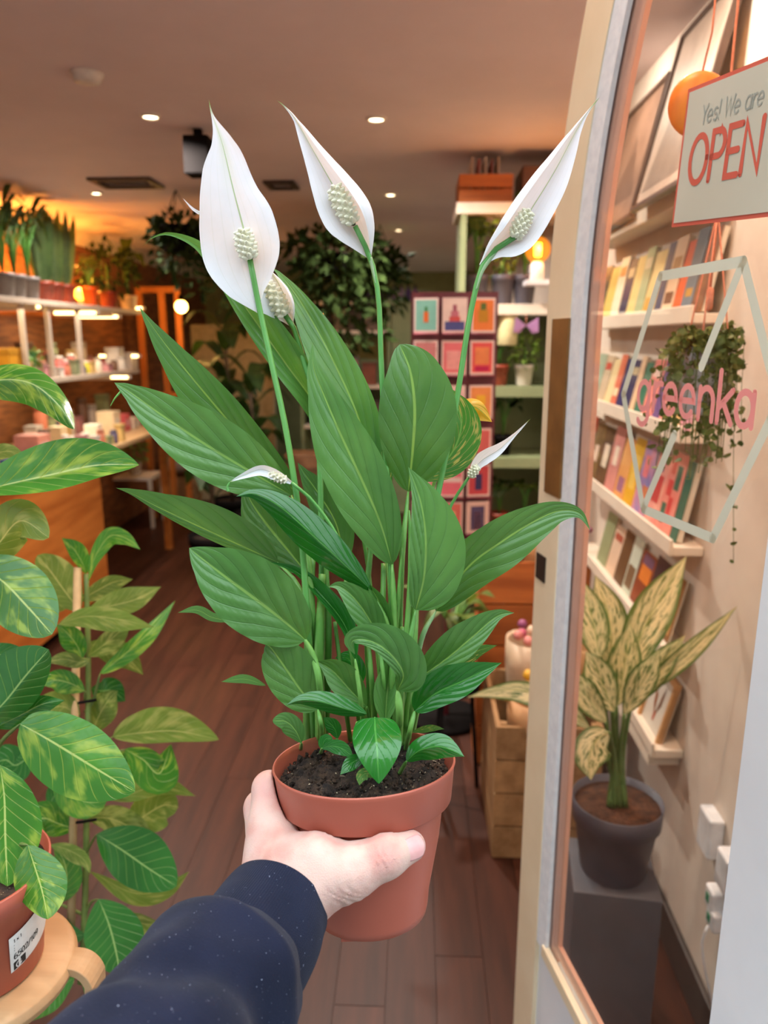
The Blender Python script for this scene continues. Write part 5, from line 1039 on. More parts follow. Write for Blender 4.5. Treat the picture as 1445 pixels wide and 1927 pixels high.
for i, (px, si, w_, h, c_, nm) in enumerate([(585, 3, .12, .16, (150, 130, 90), 'olive tin'), (612, 3, .1, .14, (96, 84, 70), 'dark tin'), (640, 3, .12, .2, (120, 106, 84), 'khaki tin'), (668, 3, .12, .18, (86, 72, 60), 'brown tin'), (700, 3, .12, .16, (130, 110, 96), 'taupe tin'), (590, 2, .14, .2, (80, 66, 66), 'charcoal box'), (625, 2, .13, .24, (206, 160, 150), 'pale pink box'), (660, 2, .14, .26, (196, 170, 160), 'off-white box'), (695, 2, .13, .2, (150, 90, 70), 'russet box'), (600, 1, .16, .2, (120, 110, 100), 'grey box'), (650, 1, .18, .2, (170, 120, 80), 'tan box'), (700, 1, .16, .22, (110, 90, 84), 'mocha box')]):
    q = onYZx(px, YB + .1, zb[si]); b_ = np.array([q[0], YB + .14, zb[si] + .001]); o = tag(empty('tin' if 'tin' in nm else 'box', b_), f'{nm} on the {["", "lower", "third", "upper"][si]} back shelf', 'tin' if 'tin' in nm else 'box')
    bevel(part('body', cmat(c_), o, lambda m: m.box((b_[0] - w_ / 2, b_[1] - .08, b_[2]), (b_[0] + w_ / 2, b_[1] + .08, b_[2] + h * .85))), .004); bevel(part('lid', cmat(tuple(int(v * .85) for v in c_)), o, lambda m: m.box((b_[0] - w_ / 2 - .003, b_[1] - .083, b_[2] + h * .85), (b_[0] + w_ / 2 + .003, b_[1] + .083, b_[2] + h))), .003)
pan = onY(445, 640, 7.4); tag(part('pale_partition', M('pale_olive_partition', (196, 184, 150), .7), None, lambda m: m.box((pan[0] - .45, 7.4, 0), (pan[0] + .35, 7.46, 1.75))), 'pale partition behind the tall big-leaved plant', 'partition')
def bigleaf(px, pyb, Y, H_, lab, mat, n=11, w_=.09, spread=.35, pm=None):
    q = onYZx(px, Y, .2); b_ = np.array([q[0], Y, .001]); o = tag(empty('big_leaf_plant', b_), lab, 'potted plant'); part('pot', pm or m_blackp, o, lambda m: m.lathe(potprof(.16, .30), b_, (0, 0, 1), 24)); part('trunk', M('bark_trunk', (90, 72, 50), .8, (70, 54, 38), 30), o, lambda m: m.tube([b_ + [0, 0, .2], b_ + [.02, 0, H_ * .5], b_ + [0, 0, H_ * .85]], .016, 8)); part('soil', m_soil, o, lambda m: m.lathe([(.001, .268), (.14, .266)], b_, (0, 0, 1), 16))
    for i in range(n):
        a = i * 2.4; z_ = H_ * (.38 + .55 * i / n); d = np.array([math.cos(a), math.sin(a), 0]); s_ = b_ + [0, 0, z_]; leafw('leaf', mat, o, [s_, s_ + d * spread * .55 + [0, 0, .16], s_ + d * spread + [0, 0, .02]], w_, peak=.5)
bigleaf(437, 800, 6.1, 1.95, 'tall big-leaved dark plant in front of the pale partition', m_dk, 14); bigleaf(400, 900, 4.9, 1.35, 'dark leafy floor plant behind the left lily leaves', m_dk, 12, .07, .3); bigleaf(480, 900, 5.6, 1.5, 'bushy floor plant at the back behind the flower stalks', m_dk, 13, .08, .34)
# white stool, bag, crates at the far left
q = onZ(262, 985, 0); st = tag(empty('white_stool', (q[0], q[1], 0)), 'small white stool past the counter end', 'stool'); part('seat', m_shelf, st, lambda m: m.box((q[0] - .2, q[1] - .17, .42), (q[0] + .2, q[1] + .17, .45)))
for a in (-1, 1):
    for b_ in (-1, 1): part('leg', m_shelf, st, lambda m: m.box((q[0] + a * .18 - .015, q[1] + b_ * .15 - .015, 0), (q[0] + a * .18 + .015, q[1] + b_ * .15 + .015, .42)))
pot_plant('potted_leafy_plant', (q[0], q[1], .451), .06, .11, m_cer, 'yellow-green plant standing on the white stool', 'bush', m_bush2, 120, .2, .05, .12)
def crate(name, x0, x1, y0, y1, z0, z1, mt, lab, cat='crate', slats=3):
    o = tag(empty(name, ((x0 + x1) / 2, (y0 + y1) / 2, z0)), lab, cat); h = (z1 - z0) / slats; t = .014
    for i in range(slats):
        a, b_ = z0 + i * h + .004, z0 + (i + 1) * h - .004
        for bx in (((x0, y0, a), (x1, y0 + t, b_)), ((x0, y1 - t, a), (x1, y1, b_)), ((x0, y0 + t, a), (x0 + t, y1 - t, b_)), ((x1 - t, y0 + t, a), (x1, y1 - t, b_))): part('slat', mt, o, lambda m: m.box(*bx))
    for (x, y) in ((x0 + t, y0 + t), (x1 - t - .02, y0 + t), (x0 + t, y1 - t - .02), (x1 - t - .02, y1 - t - .02)): part('corner_post', mt, o, lambda m: m.box((x, y, z0), (x + .02, y + .02, z1)))
    part('bottom', mt, o, lambda m: m.box((x0 + t, y0 + t, z0 + .001), (x1 - t, y1 - t, z0 + .012))); return o
m_crate = wood('weathered_crate_wood', (176, 136, 92), (140, 104, 66), 5, .7, 1); m_crate2 = wood('orange_crate_wood', (190, 110, 54), (150, 80, 36), 5, .6, 0)
q = onZ(330, 950, 0); crate('wooden_crate', q[0] - .2, q[0] + .2, q[1], q[1] + .35, 0, .28, m_crate, 'pale low crate on the floor at the back left')
tag(part('cushion_bag', cmat((206, 196, 186), (180, 170, 160)), None, lambda m: m.ball((q[0], q[1] + .175, .40), .16, 20, 12, (1, .8, .7))), 'crumpled white bag lying on the low crate', 'bag')
for k, (px, py, h, c_, lb) in enumerate([(235, 930, .55, (96, 84, 76), 'dark storage box stack behind the stool'), (295, 905, .5, (140, 126, 112), 'grey storage box behind the white bag'), (575, 985, .62, (150, 110, 80), 'brown storage box seen between the lily stems')]):
    q = onZ(px, py, 0); b_ = q; o = tag(empty('storage_box', (q[0], q[1], 0)), lb, 'box'); bevel(part('body', cmat(c_), o, lambda m: m.box((b_[0] - .17, b_[1], 0), (b_[0] + .17, b_[1] + .3, h * .8))), .006); bevel(part('lid', cmat(tuple(min(255, int(v * 1.25)) for v in c_)), o, lambda m: m.box((b_[0] - .175, b_[1] - .005, h * .8), (b_[0] + .175, b_[1] + .305, h))), .006)
# ------------------------------------------------------------------ RIGHT DISPLAY UNIT (faces the door) with plants and lamp
YU = 3.42; ux0 = float(onY(866, 480, YU)[0]); ux1 = X_RIGHT - .03
uz = [float(onY(950, y, YU)[2]) for y in (1010, 862, 728, 572, 402)]
un = tag(empty('display_shelving', ((ux0 + ux1) / 2, YU + .16, 0)), 'sage shelving unit with cream boards behind the card rack', 'shelving')
for x in (ux0, ux1 - .025): part('side', m_sage, un, lambda m: m.box((x, YU, 0), (x + .025, YU + .34, uz[-1] + .0)))
for i, z_ in enumerate(uz): part('shelf_board', m_shelf if i > 2 else m_sage, un, lambda m: m.box((ux0 + .026 if i < 4 else ux0 - .02, YU - .005, z_ - .045 if i < 4 else z_ + .001), (ux1 - .026 if i < 4 else ux1, YU + .34, z_ if i < 4 else z_ + .046)))
part('back_panel', m_sage, un, lambda m: m.box((ux0 + .026, YU + .325, .05), (ux1 - .026, YU + .339, uz[3] - .046)))
zt2 = uz[-1] + .047; cx0 = ux0
crate('wooden_crate', ux0 - .01, ux0 + .22, YU + .02, YU + .3, zt2, zt2 + .12, m_crate2, 'orange wooden crate of records on top of the right unit', slats=2)
for i, c_ in enumerate([(226, 200, 180), (200, 80, 66), (230, 214, 196), (160, 60, 50), (214, 190, 170)]):
    x = ux0 + .045 + i * .028; tag(part('record_sleeve', cmat(c_), None, lambda m: m.box((x, YU + .06, zt2 + .014), (x + .006, YU + .26, CEIL - .03 - .008 * (i % 2)))), ['cream', 'red', 'ivory', 'dark red', 'beige'][i] + ' sleeve standing in the crate on the right unit', 'sleeve')
bevel(tag(part('cardboard_box', cmat((110, 70, 44), (96, 60, 38)), None, lambda m: m.box((ux0 + .26, YU + .03, zt2 + .0005), (ux0 + .46, YU + .3, zt2 + .15))), 'brown cardboard box beside the crate on the right unit', 'box'), .003)
for k, (px, Y, lab, Lh) in enumerate([(895, YU + .12, 'leafy plant in dark pot on the upper board, left one', .34), (945, YU + .12, 'leafy plant in dark pot on the upper board, middle one', .36), (985, YU + .12, 'leafy plant in dark pot on the upper board, beside the lamp', .30)]): q = onYZx(px, Y, uz[3]); pot_plant('potted_leafy_plant', (q[0], Y, uz[3] + .001), .055, .13, m_dpot, lab, 'bush' if k == 1 else 'palm', m_bush2 if k == 1 else m_ol, 150 if k == 1 else 9, Lh, .042, .11)
Y = YU + .1
for (px, si, pm, knd, lm, lab, n_, Lh, w_, sp) in [(938, 2, m_red, 'palm', m_dk, 'dark-leaved plant in a red pot on the second board', 8, .16, .03, .11), (985, 2, m_cer, 'bush', m_bush2, 'green plant with orange blooms in white pot on the second board', 90, .14, .035, .07), (945, 1, m_blackp, 'palm', m_dk, 'dark plant with a pale bloom on the third board', 9, .24, .035, .13), (938, 0, m_red, 'palm', m_dk, 'small dark plant in red pot on the bottom board', 8, .2, .03, .1), (985, 0, m_cer, 'palm', m_ol, 'olive plant in white pot on the bottom board', 8, .2, .03, .1)]:
    q = onYZx(px, Y, uz[si]); pot_plant('potted_leafy_plant', (q[0], Y, uz[si] + .001), .045, .095, pm, lab, knd, lm, n_, Lh, w_, sp)
q = onYZx(952, Y, uz[2]); 
ls = onY(955, 620, YU + .05); o = tag(empty('paper_lantern', (ls[0], YU + .05, ls[2] - .08)), 'cream paper lantern under the cream shelf board', 'lantern'); part('shade', M('cream_paper', (226, 214, 160), .7), o, lambda m: m.lathe([(.04, -.07), (.045, -.065), (.045, .065), (.04, .07)], (ls[0], YU + .05, ls[2]), (0, 0, 1), 20)); part('string', m_cord, o, lambda m: m.tube([(ls[0], YU + .05, ls[2] + .068), (ls[0], YU + .05, uz[3] - .0455)], .0015, 5))
pg = onY(990, 612, YU - .02); o = tag(empty('paper_garland', (pg[0], YU - .02, pg[2] - .05)), 'lilac paper bow garland hung below the lamp', 'garland')
for a in (-1, 1): part('bow_loop', cmat((196, 150, 200), (180, 134, 186)), o, lambda m: m.add([(pg[0], YU - .02, pg[2]), (pg[0] + a * .05, YU - .035, pg[2] + .035), (pg[0] + a * .055, YU - .02, pg[2] - .03), (pg[0] + a * .03, YU - .01, pg[2] - .035)], [(0, 1, 2), (0, 2, 3)]))
part('string', m_cord, o, lambda m: m.tube([pg + [0, 0, .0], [pg[0], YU - .012, uz[3] - .046]], .0012, 5))
# lamp with amber globe
lp = onY(1012, 470, YU - .08); sz_ = float(onY(1010, 528, YU - .08)[2]); o = tag(empty('table_lamp', (lp[0], lp[1], sz_)), 'amber globe filament lamp in white holder on a small ledge', 'lamp')
m_ambg = NT('amber_globe_glass'); tb = m_ambg.new('ShaderNodeBsdfTransparent'); tb.inputs[0].default_value = (1, .55, .12, 1); gb = m_ambg.new('ShaderNodeBsdfGlossy'); gb.inputs['Roughness'].default_value = .05; em_ = m_ambg.new('ShaderNodeEmission'); em_.inputs[0].default_value = (1, .35, .03, 1); em_.inputs[1].default_value = .55; ad_ = m_ambg.new('ShaderNodeAddShader'); mx_ = m_ambg.new('ShaderNodeMixShader'); mx_.inputs[0].default_value = .06
m_ambg.link(tb.outputs[0], mx_.inputs[1]); m_ambg.link(gb.outputs[0], mx_.inputs[2]); m_ambg.link(mx_.outputs[0], ad_.inputs[0]); m_ambg.link(em_.outputs[0], ad_.inputs[1]); m_ambg.link(ad_.outputs[0], m_ambg.out.inputs[0])
gr_ = .053
part('globe', m_ambg.m, o, lambda m: m.ball(lp, gr_, 24, 16)); part('filament', EM('glowing_filament', (255, 200, 90), 30), o, lambda m: m.lathe([(.001, -.028), (.014, -.026), (.016, 0), (.014, .026), (.001, .028)], lp, (0, 0, 1), 10))
part('holder', m_wpot, o, lambda m: m.lathe([(.001, sz_ - lp[2]), (.030, sz_ - lp[2]), (.030, -gr_ - .012), (.022, -gr_ + .004), (.001, -gr_ + .006)], lp, (0, 0, 1), 24)); point_light('lamp_light', lp + np.array([0, -.07, .0]), .03, 2.2, (1, .5, .15))
led_ = tag(empty('lamp_ledge', (lp[0] + .05, lp[1], sz_ - .02)), 'small white ledge carrying the globe lamp', 'shelf'); part('board', m_wpot, led_, lambda m: m.box((lp[0] - .05, lp[1] - .06, sz_ - .02), (X_RIGHT - .001, lp[1] + .06, sz_ - .0005))); part('bracket', m_wpot, led_, lambda m: m.box((X_RIGHT - .02, lp[1] - .02, sz_ - .1), (X_RIGHT - .001, lp[1] + .02, sz_ - .0201)))
# ------------------------------------------------------------------ GREETING CARD RACK
YC = 2.9; rc = onY(852, 780, YC); rk = tag(empty('card_rack', (rc[0], YC + .06, 0)), 'pink wire greeting card rack beside the right shelving', 'rack'); m_wire = M('pink_wire', (190, 90, 110), .4); rx_, ry_ = float(rc[0]), YC + .06
ztop = float(onY(850, 548, YC)[2]); zbot = float(onY(850, 1010, YC)[2])
part('pole', m_wire, rk, lambda m: m.tube([(rx_, ry_, .02), (rx_, ry_, ztop)], .012, 10)); part('base', m_blackp, rk, lambda m: m.lathe([(.001, .02), (.15, .02), (.16, .0), (.001, 0)], (rx_, ry_, 0), (0, 0, 1), 28))
part('backing', M('pink_rack_panel', (110, 50, 62), .6), rk, lambda m: m.box((rx_ - .165, ry_ - .022, zbot - .02), (rx_ + .165, ry_ - .014, ztop)))
cw, ch_ = .094, .128; rows_y = (593, 673, 757, 838, 905, 975); cols_x = (797, 848, 902)
spec_ = {(0, 0): ((130, 190, 176), 'teal card with an orange carrot', [(.4, .6, .3, .6, (226, 110, 50)), (.44, .56, .6, .75, (70, 130, 80))]), (0, 1): ((240, 216, 210), 'white card with a tiered pink cake', [(.1, .9, .06, .32, (76, 84, 150)), (.28, .72, .32, .46, (216, 90, 90)), (.34, .66, .46, .62, (206, 120, 140)), (.42, .58, .62, .8, (170, 90, 110))]), (0, 2): ((232, 130, 70), 'orange card with a golden pineapple', [(.3, .7, .3, .65, (196, 140, 50)), (.38, .62, .65, .85, (90, 110, 60))]),
 (1, 0): ((206, 130, 130), 'dusty pink card with blue vase', [(.3, .7, .2, .6, (90, 100, 150))]), (1, 1): ((232, 120, 130), 'bright pink lettered card', [(.2, .8, .15, .7, (244, 170, 170))]), (1, 2): ((226, 90, 90), 'red card with orange flowers', [(.2, .8, .3, .8, (236, 140, 90)), (.2, .8, .1, .25, (190, 40, 90))]),
 (2, 0): ((214, 150, 150), 'pale rose card with stripes', [(.1, .9, .3, .4, (190, 80, 110)), (.1, .9, .6, .7, (190, 80, 110))]), (2, 1): ((236, 200, 206), 'blush card with red dot', [(.35, .65, .4, .65, (200, 60, 70))]), (2, 2): ((232, 150, 90), 'apricot card with yellow sun', [(.3, .7, .4, .7, (240, 190, 60))]),
 (3, 0): ((190, 110, 130), 'mauve card with pale label', [(.2, .8, .4, .6, (236, 214, 206))]), (3, 1): ((226, 110, 120), 'rose card with cream square', [(.3, .7, .3, .7, (240, 220, 200))]), (3, 2): ((216, 110, 110), 'coral card with blue corner', [(.1, .4, .1, .4, (110, 120, 160))]),
 (4, 0): ((220, 130, 140), 'pink card low in the left column', [(.2, .8, .2, .5, (236, 180, 180))]), (4, 1): ((236, 120, 140), 'hot pink card with white band', [(.1, .9, .45, .6, (246, 226, 226))]), (4, 2): ((206, 80, 90), 'crimson card with navy figure', [(.35, .65, .2, .7, (60, 60, 110))]),
 (5, 0): ((200, 110, 120), 'bottom left faded rose card', [(.2, .8, .3, .7, (226, 170, 160))]), (5, 1): ((226, 120, 110), 'bottom middle salmon card', [(.3, .7, .3, .7, (240, 200, 150))]), (5, 2): ((232, 200, 190), 'bottom right cream card with dark archway', [(.2, .8, .1, .85, (90, 80, 120)), (.35, .65, .1, .65, (214, 140, 140))])}
for r_ in range(6):
    zc_ = float(onY(850, rows_y[r_], YC)[2]) - ch_ / 2
    for c_ in range(3):
        colr, lb, mo = spec_[(r_, c_)]; x = rx_ + (c_ - 1) * .108; yaw = (c_ - 1) * .22; y = YC + abs(c_ - 1) * .012; ux_ = np.array([math.cos(yaw), math.sin(yaw), 0]) ; nn = np.array([math.sin(yaw), -math.cos(yaw), 0])
        o = tag(empty('greeting_card', (x, y, zc_)), lb + ' in the card rack', 'card', 'greeting cards in the rack'); o0 = np.array([x, y, zc_]) - ux_ * cw / 2; lean_ = np.array([0, .012, ch_])
        part('card', cmat((238, 214, 208), (230, 200, 198), .25), o, lambda m: m.obox(o0, ux_ * cw, lean_, -nn * .002)); part('card_print', cmat(colr, tuple(int(v * .94) for v in colr), .25), o, lambda m: m.obox(o0 + nn * .0002 + ux_ * cw * .07 + lean_ * .06, ux_ * cw * .86, lean_ * .88, -nn * .0002))
        for (u0, u1, v0, v1, cc) in mo: part('card_print', cmat(cc, None, .25), o, lambda m: m.obox(o0 + nn * .0004 + ux_ * cw * u0 + lean_ * v0, ux_ * cw * (u1 - u0), lean_ * (v1 - v0), -nn * .0004))
        part('pocket', m_wire, rk, lambda m: [m.tube([o0 + nn * .006 + [0, 0, -.004], o0 + ux_ * cw + nn * .006 + [0, 0, -.004]], .002, 6)])
# ------------------------------------------------------------------ CRATES OF DRIED FLOWERS BY THE DOOR
m_kraft = M('kraft_paper', (196, 150, 104), .7, (176, 130, 86), 12, bump=.3)
cA = onZ(925, 1615, 0); za = .46
crate('wooden_crate', float(cA[0]), X_RIGHT - .12, float(cA[1]), float(cA[1]) + .42, 0, za, m_crate, 'tall weathered crate of dried bouquets beside the door', slats=4)
crate('wooden_crate', .24, X_RIGHT - .06, 2.60, 2.77, 0, .82, m_crate2, 'tall orange wooden crate under the card rack', slats=5)
def bouquet(x, y, z, h, r, pc_, fc, lab, lean=(0, 0)):
    o = tag(empty('dried_bouquet', (x, y, z)), lab, 'bouquet'); ax = np.array([lean[0], lean[1], 1.0]); part('wrap', m_kraft if pc_ is None else cmat(pc_), o, lambda m: m.lathe([(r * .25, 0), (r * .5, h * .4), (r * .95, h * .85), (r, h), (r * .9, h * .98), (r * .4, h * .5)], (x, y, z), ax, 18)); tp = np.array([x, y, z]) + ax / np.linalg.norm(ax) * h
    for k in range(10):
        d = RNG.normal(0, r * .45, 3); d[2] = abs(d[2]) * .6; part('flower_head', fc[k % len(fc)], o, lambda m: m.ball(tp + d, r * .2, 8, 6)); 
m_fl = [cmat((206, 110, 130), (180, 80, 110)), cmat((226, 150, 140), (200, 110, 110)), cmat((236, 200, 170)), cmat((150, 80, 120))]; m_fy = [cmat((226, 176, 50), (200, 150, 40)), cmat((206, 150, 60))]; m_fp = [cmat((230, 206, 180)), cmat((206, 170, 150))]
bx = float(cA[0]); by = float(cA[1])
bouquet(bx + .10, by + .10, .03, .50, .09, None, m_fy, 'kraft-wrapped bouquet of yellow dried flowers in the near crate', (.06, -.06)); bouquet(bx + .11, by + .28, .03, .60, .085, (206, 180, 150), m_fl, 'bouquet of pink dried flowers in the near crate', (.05, .0)); bouquet(bx + .25, by + .20, .03, .62, .08, None, m_fp, 'bouquet of pale dried flowers in the near crate', (.02, .02))
for k, (x, y, fl, lb) in enumerate([(.32, 2.68, m_fl, 'pink and purple dried bunch in the orange crate'), (.44, 2.68, m_fp, 'cream dried bunch in the orange crate'), (.56, 2.68, m_fl, 'dark rose dried bunch in the orange crate')]): bouquet(x, y, .5, .40, .055, None if k else (190, 160, 150), fl, lb, (0, -.05))
q = onY(852, 1205, 2.45); pot_plant('potted_leafy_plant', (q[0], 2.45, .42), .07, .12, m_dpot, 'yellow-green strap-leaved plant on a stand by the orange crate', 'palm', m_ol, 16, .26, .028, .2)
q2 = (q[0], 2.45); o = tag(empty('plant_stand', (q2[0], q2[1], 0)), 'dark round plant stand under the yellow-green plant', 'stand'); part('top', m_blackp, o, lambda m: m.lathe([(.001, .40), (.1, .40), (.1, .419), (.001, .419)], (q2[0], q2[1], 0), (0, 0, 1), 24))
for a in range(3): part('leg', m_blackp, o, lambda m: m.tube([(q2[0] + .07 * math.cos(a * 2.1), q2[1] + .07 * math.sin(a * 2.1), .40), (q2[0] + .1 * math.cos(a * 2.1), q2[1] + .1 * math.sin(a * 2.1), 0)], .008, 6))
for x_, y_ in ((-.15, 1.1), (.30, 1.15)):  # unseen downlights added to brighten the door and the right wall
    o = tag(empty('downlight', (x_, y_, CEIL_F - .012)), 'added out-of-view fill downlight in the entrance bay, ' + ('over the aisle' if x_ < 0 else 'over the open door'), 'ceiling light'); part('trim_ring', m_trim, o, lambda m: m.lathe([(.027, -.001), (.029, -.010), (.036, -.008), (.038, -.0005)], (x_, y_, CEIL_F), (0, 0, 1), 28)); part('lens', m_lens, o, lambda m: m.lathe([(.001, -.0045), (.027, -.0045), (.027, -.002)], (x_, y_, CEIL_F), (0, 0, 1), 28))
    area_light('downlight_lamp', (x_, y_, CEIL_F - .014), .07, 15 if x_ < 0 else 6, (1, .88, .76))
# amber pendant, and fill lights added over the ledges (out of frame, above the door)
o = tag(empty('pendant_lamp', (.2, 1.2, 2.75)), 'amber pendant bulb hanging in the entrance bay', 'lamp'); part('bulb', m_amber, o, lambda m: m.ball((.2, 1.2, 2.75), .035, 14, 10)); part('cord', m_blackp, o, lambda m: m.tube([(.2, 1.2, 2.78), (.2, 1.2, CEIL_F)], .003, 6))
point_light('pendant_light', (.22, 1.2, 2.69), .04, 26, (1, .36, .05))
for y in (1.72, 2.4): 
    l = area_light('ledge_fill', (.42, y, CEIL - .02), .08, 5.5, (1, .84, .70)); l.rotation_euler = (0, rad(-18), 0)  # fill light without a fixture, added to brighten the right wall
# back row of small goods on the left shelves and the counter
cols_ = [((232, 214, 190), 'cream'), ((214, 150, 150), 'rose'), ((120, 84, 60), 'brown'), ((236, 226, 214), 'white'), ((200, 120, 90), 'terracotta'), ((150, 160, 120), 'sage'), ((90, 80, 110), 'plum'), ((226, 190, 120), 'honey')]
for k, px in enumerate(range(14, 180, 17)):
    c_, nm = cols_[k % 8]; box_item(px, XS - .33, z2, .075, .10 + .05 * ((k * 7) % 3), c_, f'{nm} {"tin" if k % 2 else "carton"} in the back row of the middle shelf, {["first", "second"][k // 8]} of its colour', 'tin' if k % 2 else 'carton', 'jar' if k % 2 else 'box', lid=tuple(int(v * .8) for v in c_))
for k, px in enumerate(range(64, 196, 13)):
    c_, nm = cols_[(k + 3) % 8]; box_item(px, -2.38, zc, .08, .12 + .06 * ((k * 5) % 3), c_, f'{nm} {"tin" if k % 2 else "carton"} in the back row on the counter, {["first", "second"][k // 8]} of its colour', 'tin' if k % 2 else 'carton', 'jar' if k % 2 else 'box', lid=tuple(int(v * .8) for v in c_))
for k, px in enumerate(range(20, 236, 15)):
    c_, nm = cols_[(k + 5) % 8]; q = onXZ(px, XS - .05, z2 + .05)
    if q[1] < float(onXZ(255, XS, z2)[1]) - .1: box_item(px, XS - .045, z2, .05, .055 + .02 * (k % 3), c_, f'little {nm} {"pot" if k % 2 else "soap bar"} at the front edge of the middle shelf, {["nearer", "farther"][k // 8]} one', 'jar' if k % 2 else 'soap', 'jar' if k % 2 else 'box', lid=tuple(int(v * .8) for v in c_))
for k, px in enumerate(range(58, 232, 12)):
    c_, nm = cols_[(k + 1) % 8]; box_item(px, -1.91, zc, .05, .06 + .025 * (k % 3), c_, f'little {nm} {"candle" if k % 2 else "gift box"} at the front edge of the counter, {["nearer", "farther"][k // 8]} one', 'candle' if k % 2 else 'gift box', 'jar' if k % 2 else 'box', lid=tuple(int(v * .85) for v in c_))
# ================================================================== VARIEGATED RUBBER PLANTS AT THE LEFT
m_fic = leafmat('variegated_ficus_leaf', (74, 136, 44), (60, 120, 38), (176, 200, 100), (196, 214, 124), N=9, K=.25, trans=.25, rough=.22, vs=.6, patch=(150, 180, 70), pth=(.50, .70), pscale=1.1, spec=.55, midw=.04)
m_fic2 = leafmat('olive_ficus_leaf', (116, 140, 62), (100, 124, 52), (172, 180, 104), (190, 190, 116), N=9, K=.25, trans=.35, rough=.35, vs=.4, patch=(158, 166, 92), pth=(.48, .7), pscale=1.1, midw=.04)
m_fic3 = leafmat('dark_ficus_leaf', (54, 122, 48), (44, 106, 40), (130, 176, 96), (156, 196, 116), N=9, K=.25, trans=.2, rough=.2, vs=.7, spec=.6, midw=.04)
m_stake = M('bamboo_stake', (196, 166, 120), .6, (176, 146, 100), 20); m_fst2 = M('ficus_stem', (120, 140, 70), .5, (96, 116, 56), 20)
# front plant
fD = .78; fb = PX(-20, 1880, fD); ficA = tag(empty('potted_rubber_plant', fb), 'nearest variegated rubber plant in labelled terracotta pot', 'potted plant')
pw_ = np.array([0, 0, 1.]); fpb = PX(-32, 1812, .74); fpc = fpb; ficA.location = Vector(fpb)
part('pot', m_pot, ficA, lambda m: m.lathe([(.001, .004), (.054, 0), (.056, .003), (.0645, .082), (.069, .084), (.0725, .110), (.070, .111), (.067, .095), (.001, .093)], fpb, pw_, 48))
part('soil', m_soil, ficA, lambda m: m.lathe([(.001, .099), (.067, .098)], fpb, pw_, 24))
# label stuck round the pot: white sticker with print
m_stk = M('white_label_paper', (236, 236, 232), .6); m_ink = M('black_ink', (30, 30, 30), .7)
def lab_pt(a, h, off): rr = .056 + (.0645 - .056) * (h / .082) + off; return fpb + np.array([rr * math.cos(a), rr * math.sin(a), h])
A0, A1, HL0, HL1 = rad(-34), rad(34), .022, .062
m = MB(); n_ = 16; vv_ = [lab_pt(A0 + (A1 - A0) * i / n_, h, .0009) for i in range(n_ + 1) for h in (HL0 + .012 * (i / n_), HL1 + .014 * i / n_)]; m.add(vv_, [(2 * i, 2 * i + 2, 2 * i + 3, 2 * i + 1) for i in range(n_)]); lbl = m.build('sticker', m_stk, ficA)
lf_ = lambda u, v, n: lab_pt(A0 + (A1 - A0) * u, HL0 + .012 * u + (HL1 - HL0 + .002 * u) * v, .0011 + n)
def lword(t, x, y, s, w_): 
    cx_ = x
    for ch in t:
        adv, sts = GL[ch]
        if sts:
            mm2 = MB()
            for s_ in sts: ribbon(mm2, [(cx_ + p[0] * s * .55, y + p[1] * s) for p in s_], w_, lf_, .0001)
            mm2.build('print_letter', m_ink, lbl)
        cx_ += adv * s * .55
lword('1 x 1', .06, .80, .11, .010); lword('6502/109', .05, .32, .20, .015)
mm2 = MB(); mm2.add([lf_(*p, .0001) for p in ((.04, .02), (.22, .02), (.22, .24), (.04, .24))], [(0, 1, 2, 3)]); mm2.build('print_block', m_ink, lbl)
m_wl = M('white_ink', (240, 240, 240), .6); mm2 = MB(); [ribbon(mm2, [(.07 + p[0] * .12, .05 + p[1] * .2) for p in s_], .016, lambda u, v, n: lf_(u, v, n + .0002), .0001) for s_ in GL['G'][1]]; mm2.build('print_letter', m_wl, lbl)
for yy in (.62, .56, .70): mm2 = MB(); mm2.add([lf_(*p, .0001) for p in ((.06, yy), (.8, yy), (.8, yy + .025), (.06, yy + .025))], [(0, 1, 2, 3)]); mm2.build('print_line', M('grey_ink', (120, 120, 120), .7), lbl)
# wooden stand with bent handle
m_bw = wood('pale_bent_wood', (190, 156, 116), (168, 132, 92), 4, .5, 0)
std = tag(empty('wooden_plant_stand', (fpb[0], fpb[1], fpb[2] - .03)), 'round pale wooden stand with bentwood handle under the pot', 'plant stand')
bevel(part('tray', m_bw, std, lambda m: m.lathe([(.001, -.001), (.078, -.001), (.084, -.004), (.087, -.011), (.084, -.019), (.076, -.022), (.001, -.022)], fpb, pw_, 64)), .001)
hq = fpb + np.array([.080, .016, -.011])
hp_ = catmull([hq + [-.02, 0, .000], hq + [.012, -.002, .001], hq + [.026, -.004, -.014], hq + [.026, -.004, -.04], hq + [.02, -.004, -.10], hq + [.012, -.004, -.22]], 26)
mm2 = MB(); vv_ = []
for i in range(26):
    T_ = (hp_[min(i + 1, 25)] - hp_[max(i - 1, 0)]); T_ /= np.linalg.norm(T_); sd_v = np.array([.05, 1, 0]); nv2 = np.cross(T_, sd_v); nv2 /= np.linalg.norm(nv2)
    for (a, b2) in ((-1, -1), (1, -1), (1, 1), (-1, 1)): vv_.append(hp_[i] + sd_v * a * .014 + nv2 * b2 * .0045)
mm2.add(vv_, [(i * 4 + k, i * 4 + (k + 1) % 4, i * 4 + 4 + (k + 1) % 4, i * 4 + 4 + k) for i in range(25) for k in range(4)] + [(3, 2, 1, 0), (100, 101, 102, 103)]); bevel(mm2.build('bent_handle', m_bw, std), .001)
for a in (1.9, 3.3, 4.7): part('leg', m_bw, std, lambda m: m.tube([fpb + [.066 * math.cos(a), .066 * math.sin(a), -.022], [fpb[0] + .12 * math.cos(a), fpb[1] + .12 * math.sin(a), 0.001]], .010, 10))
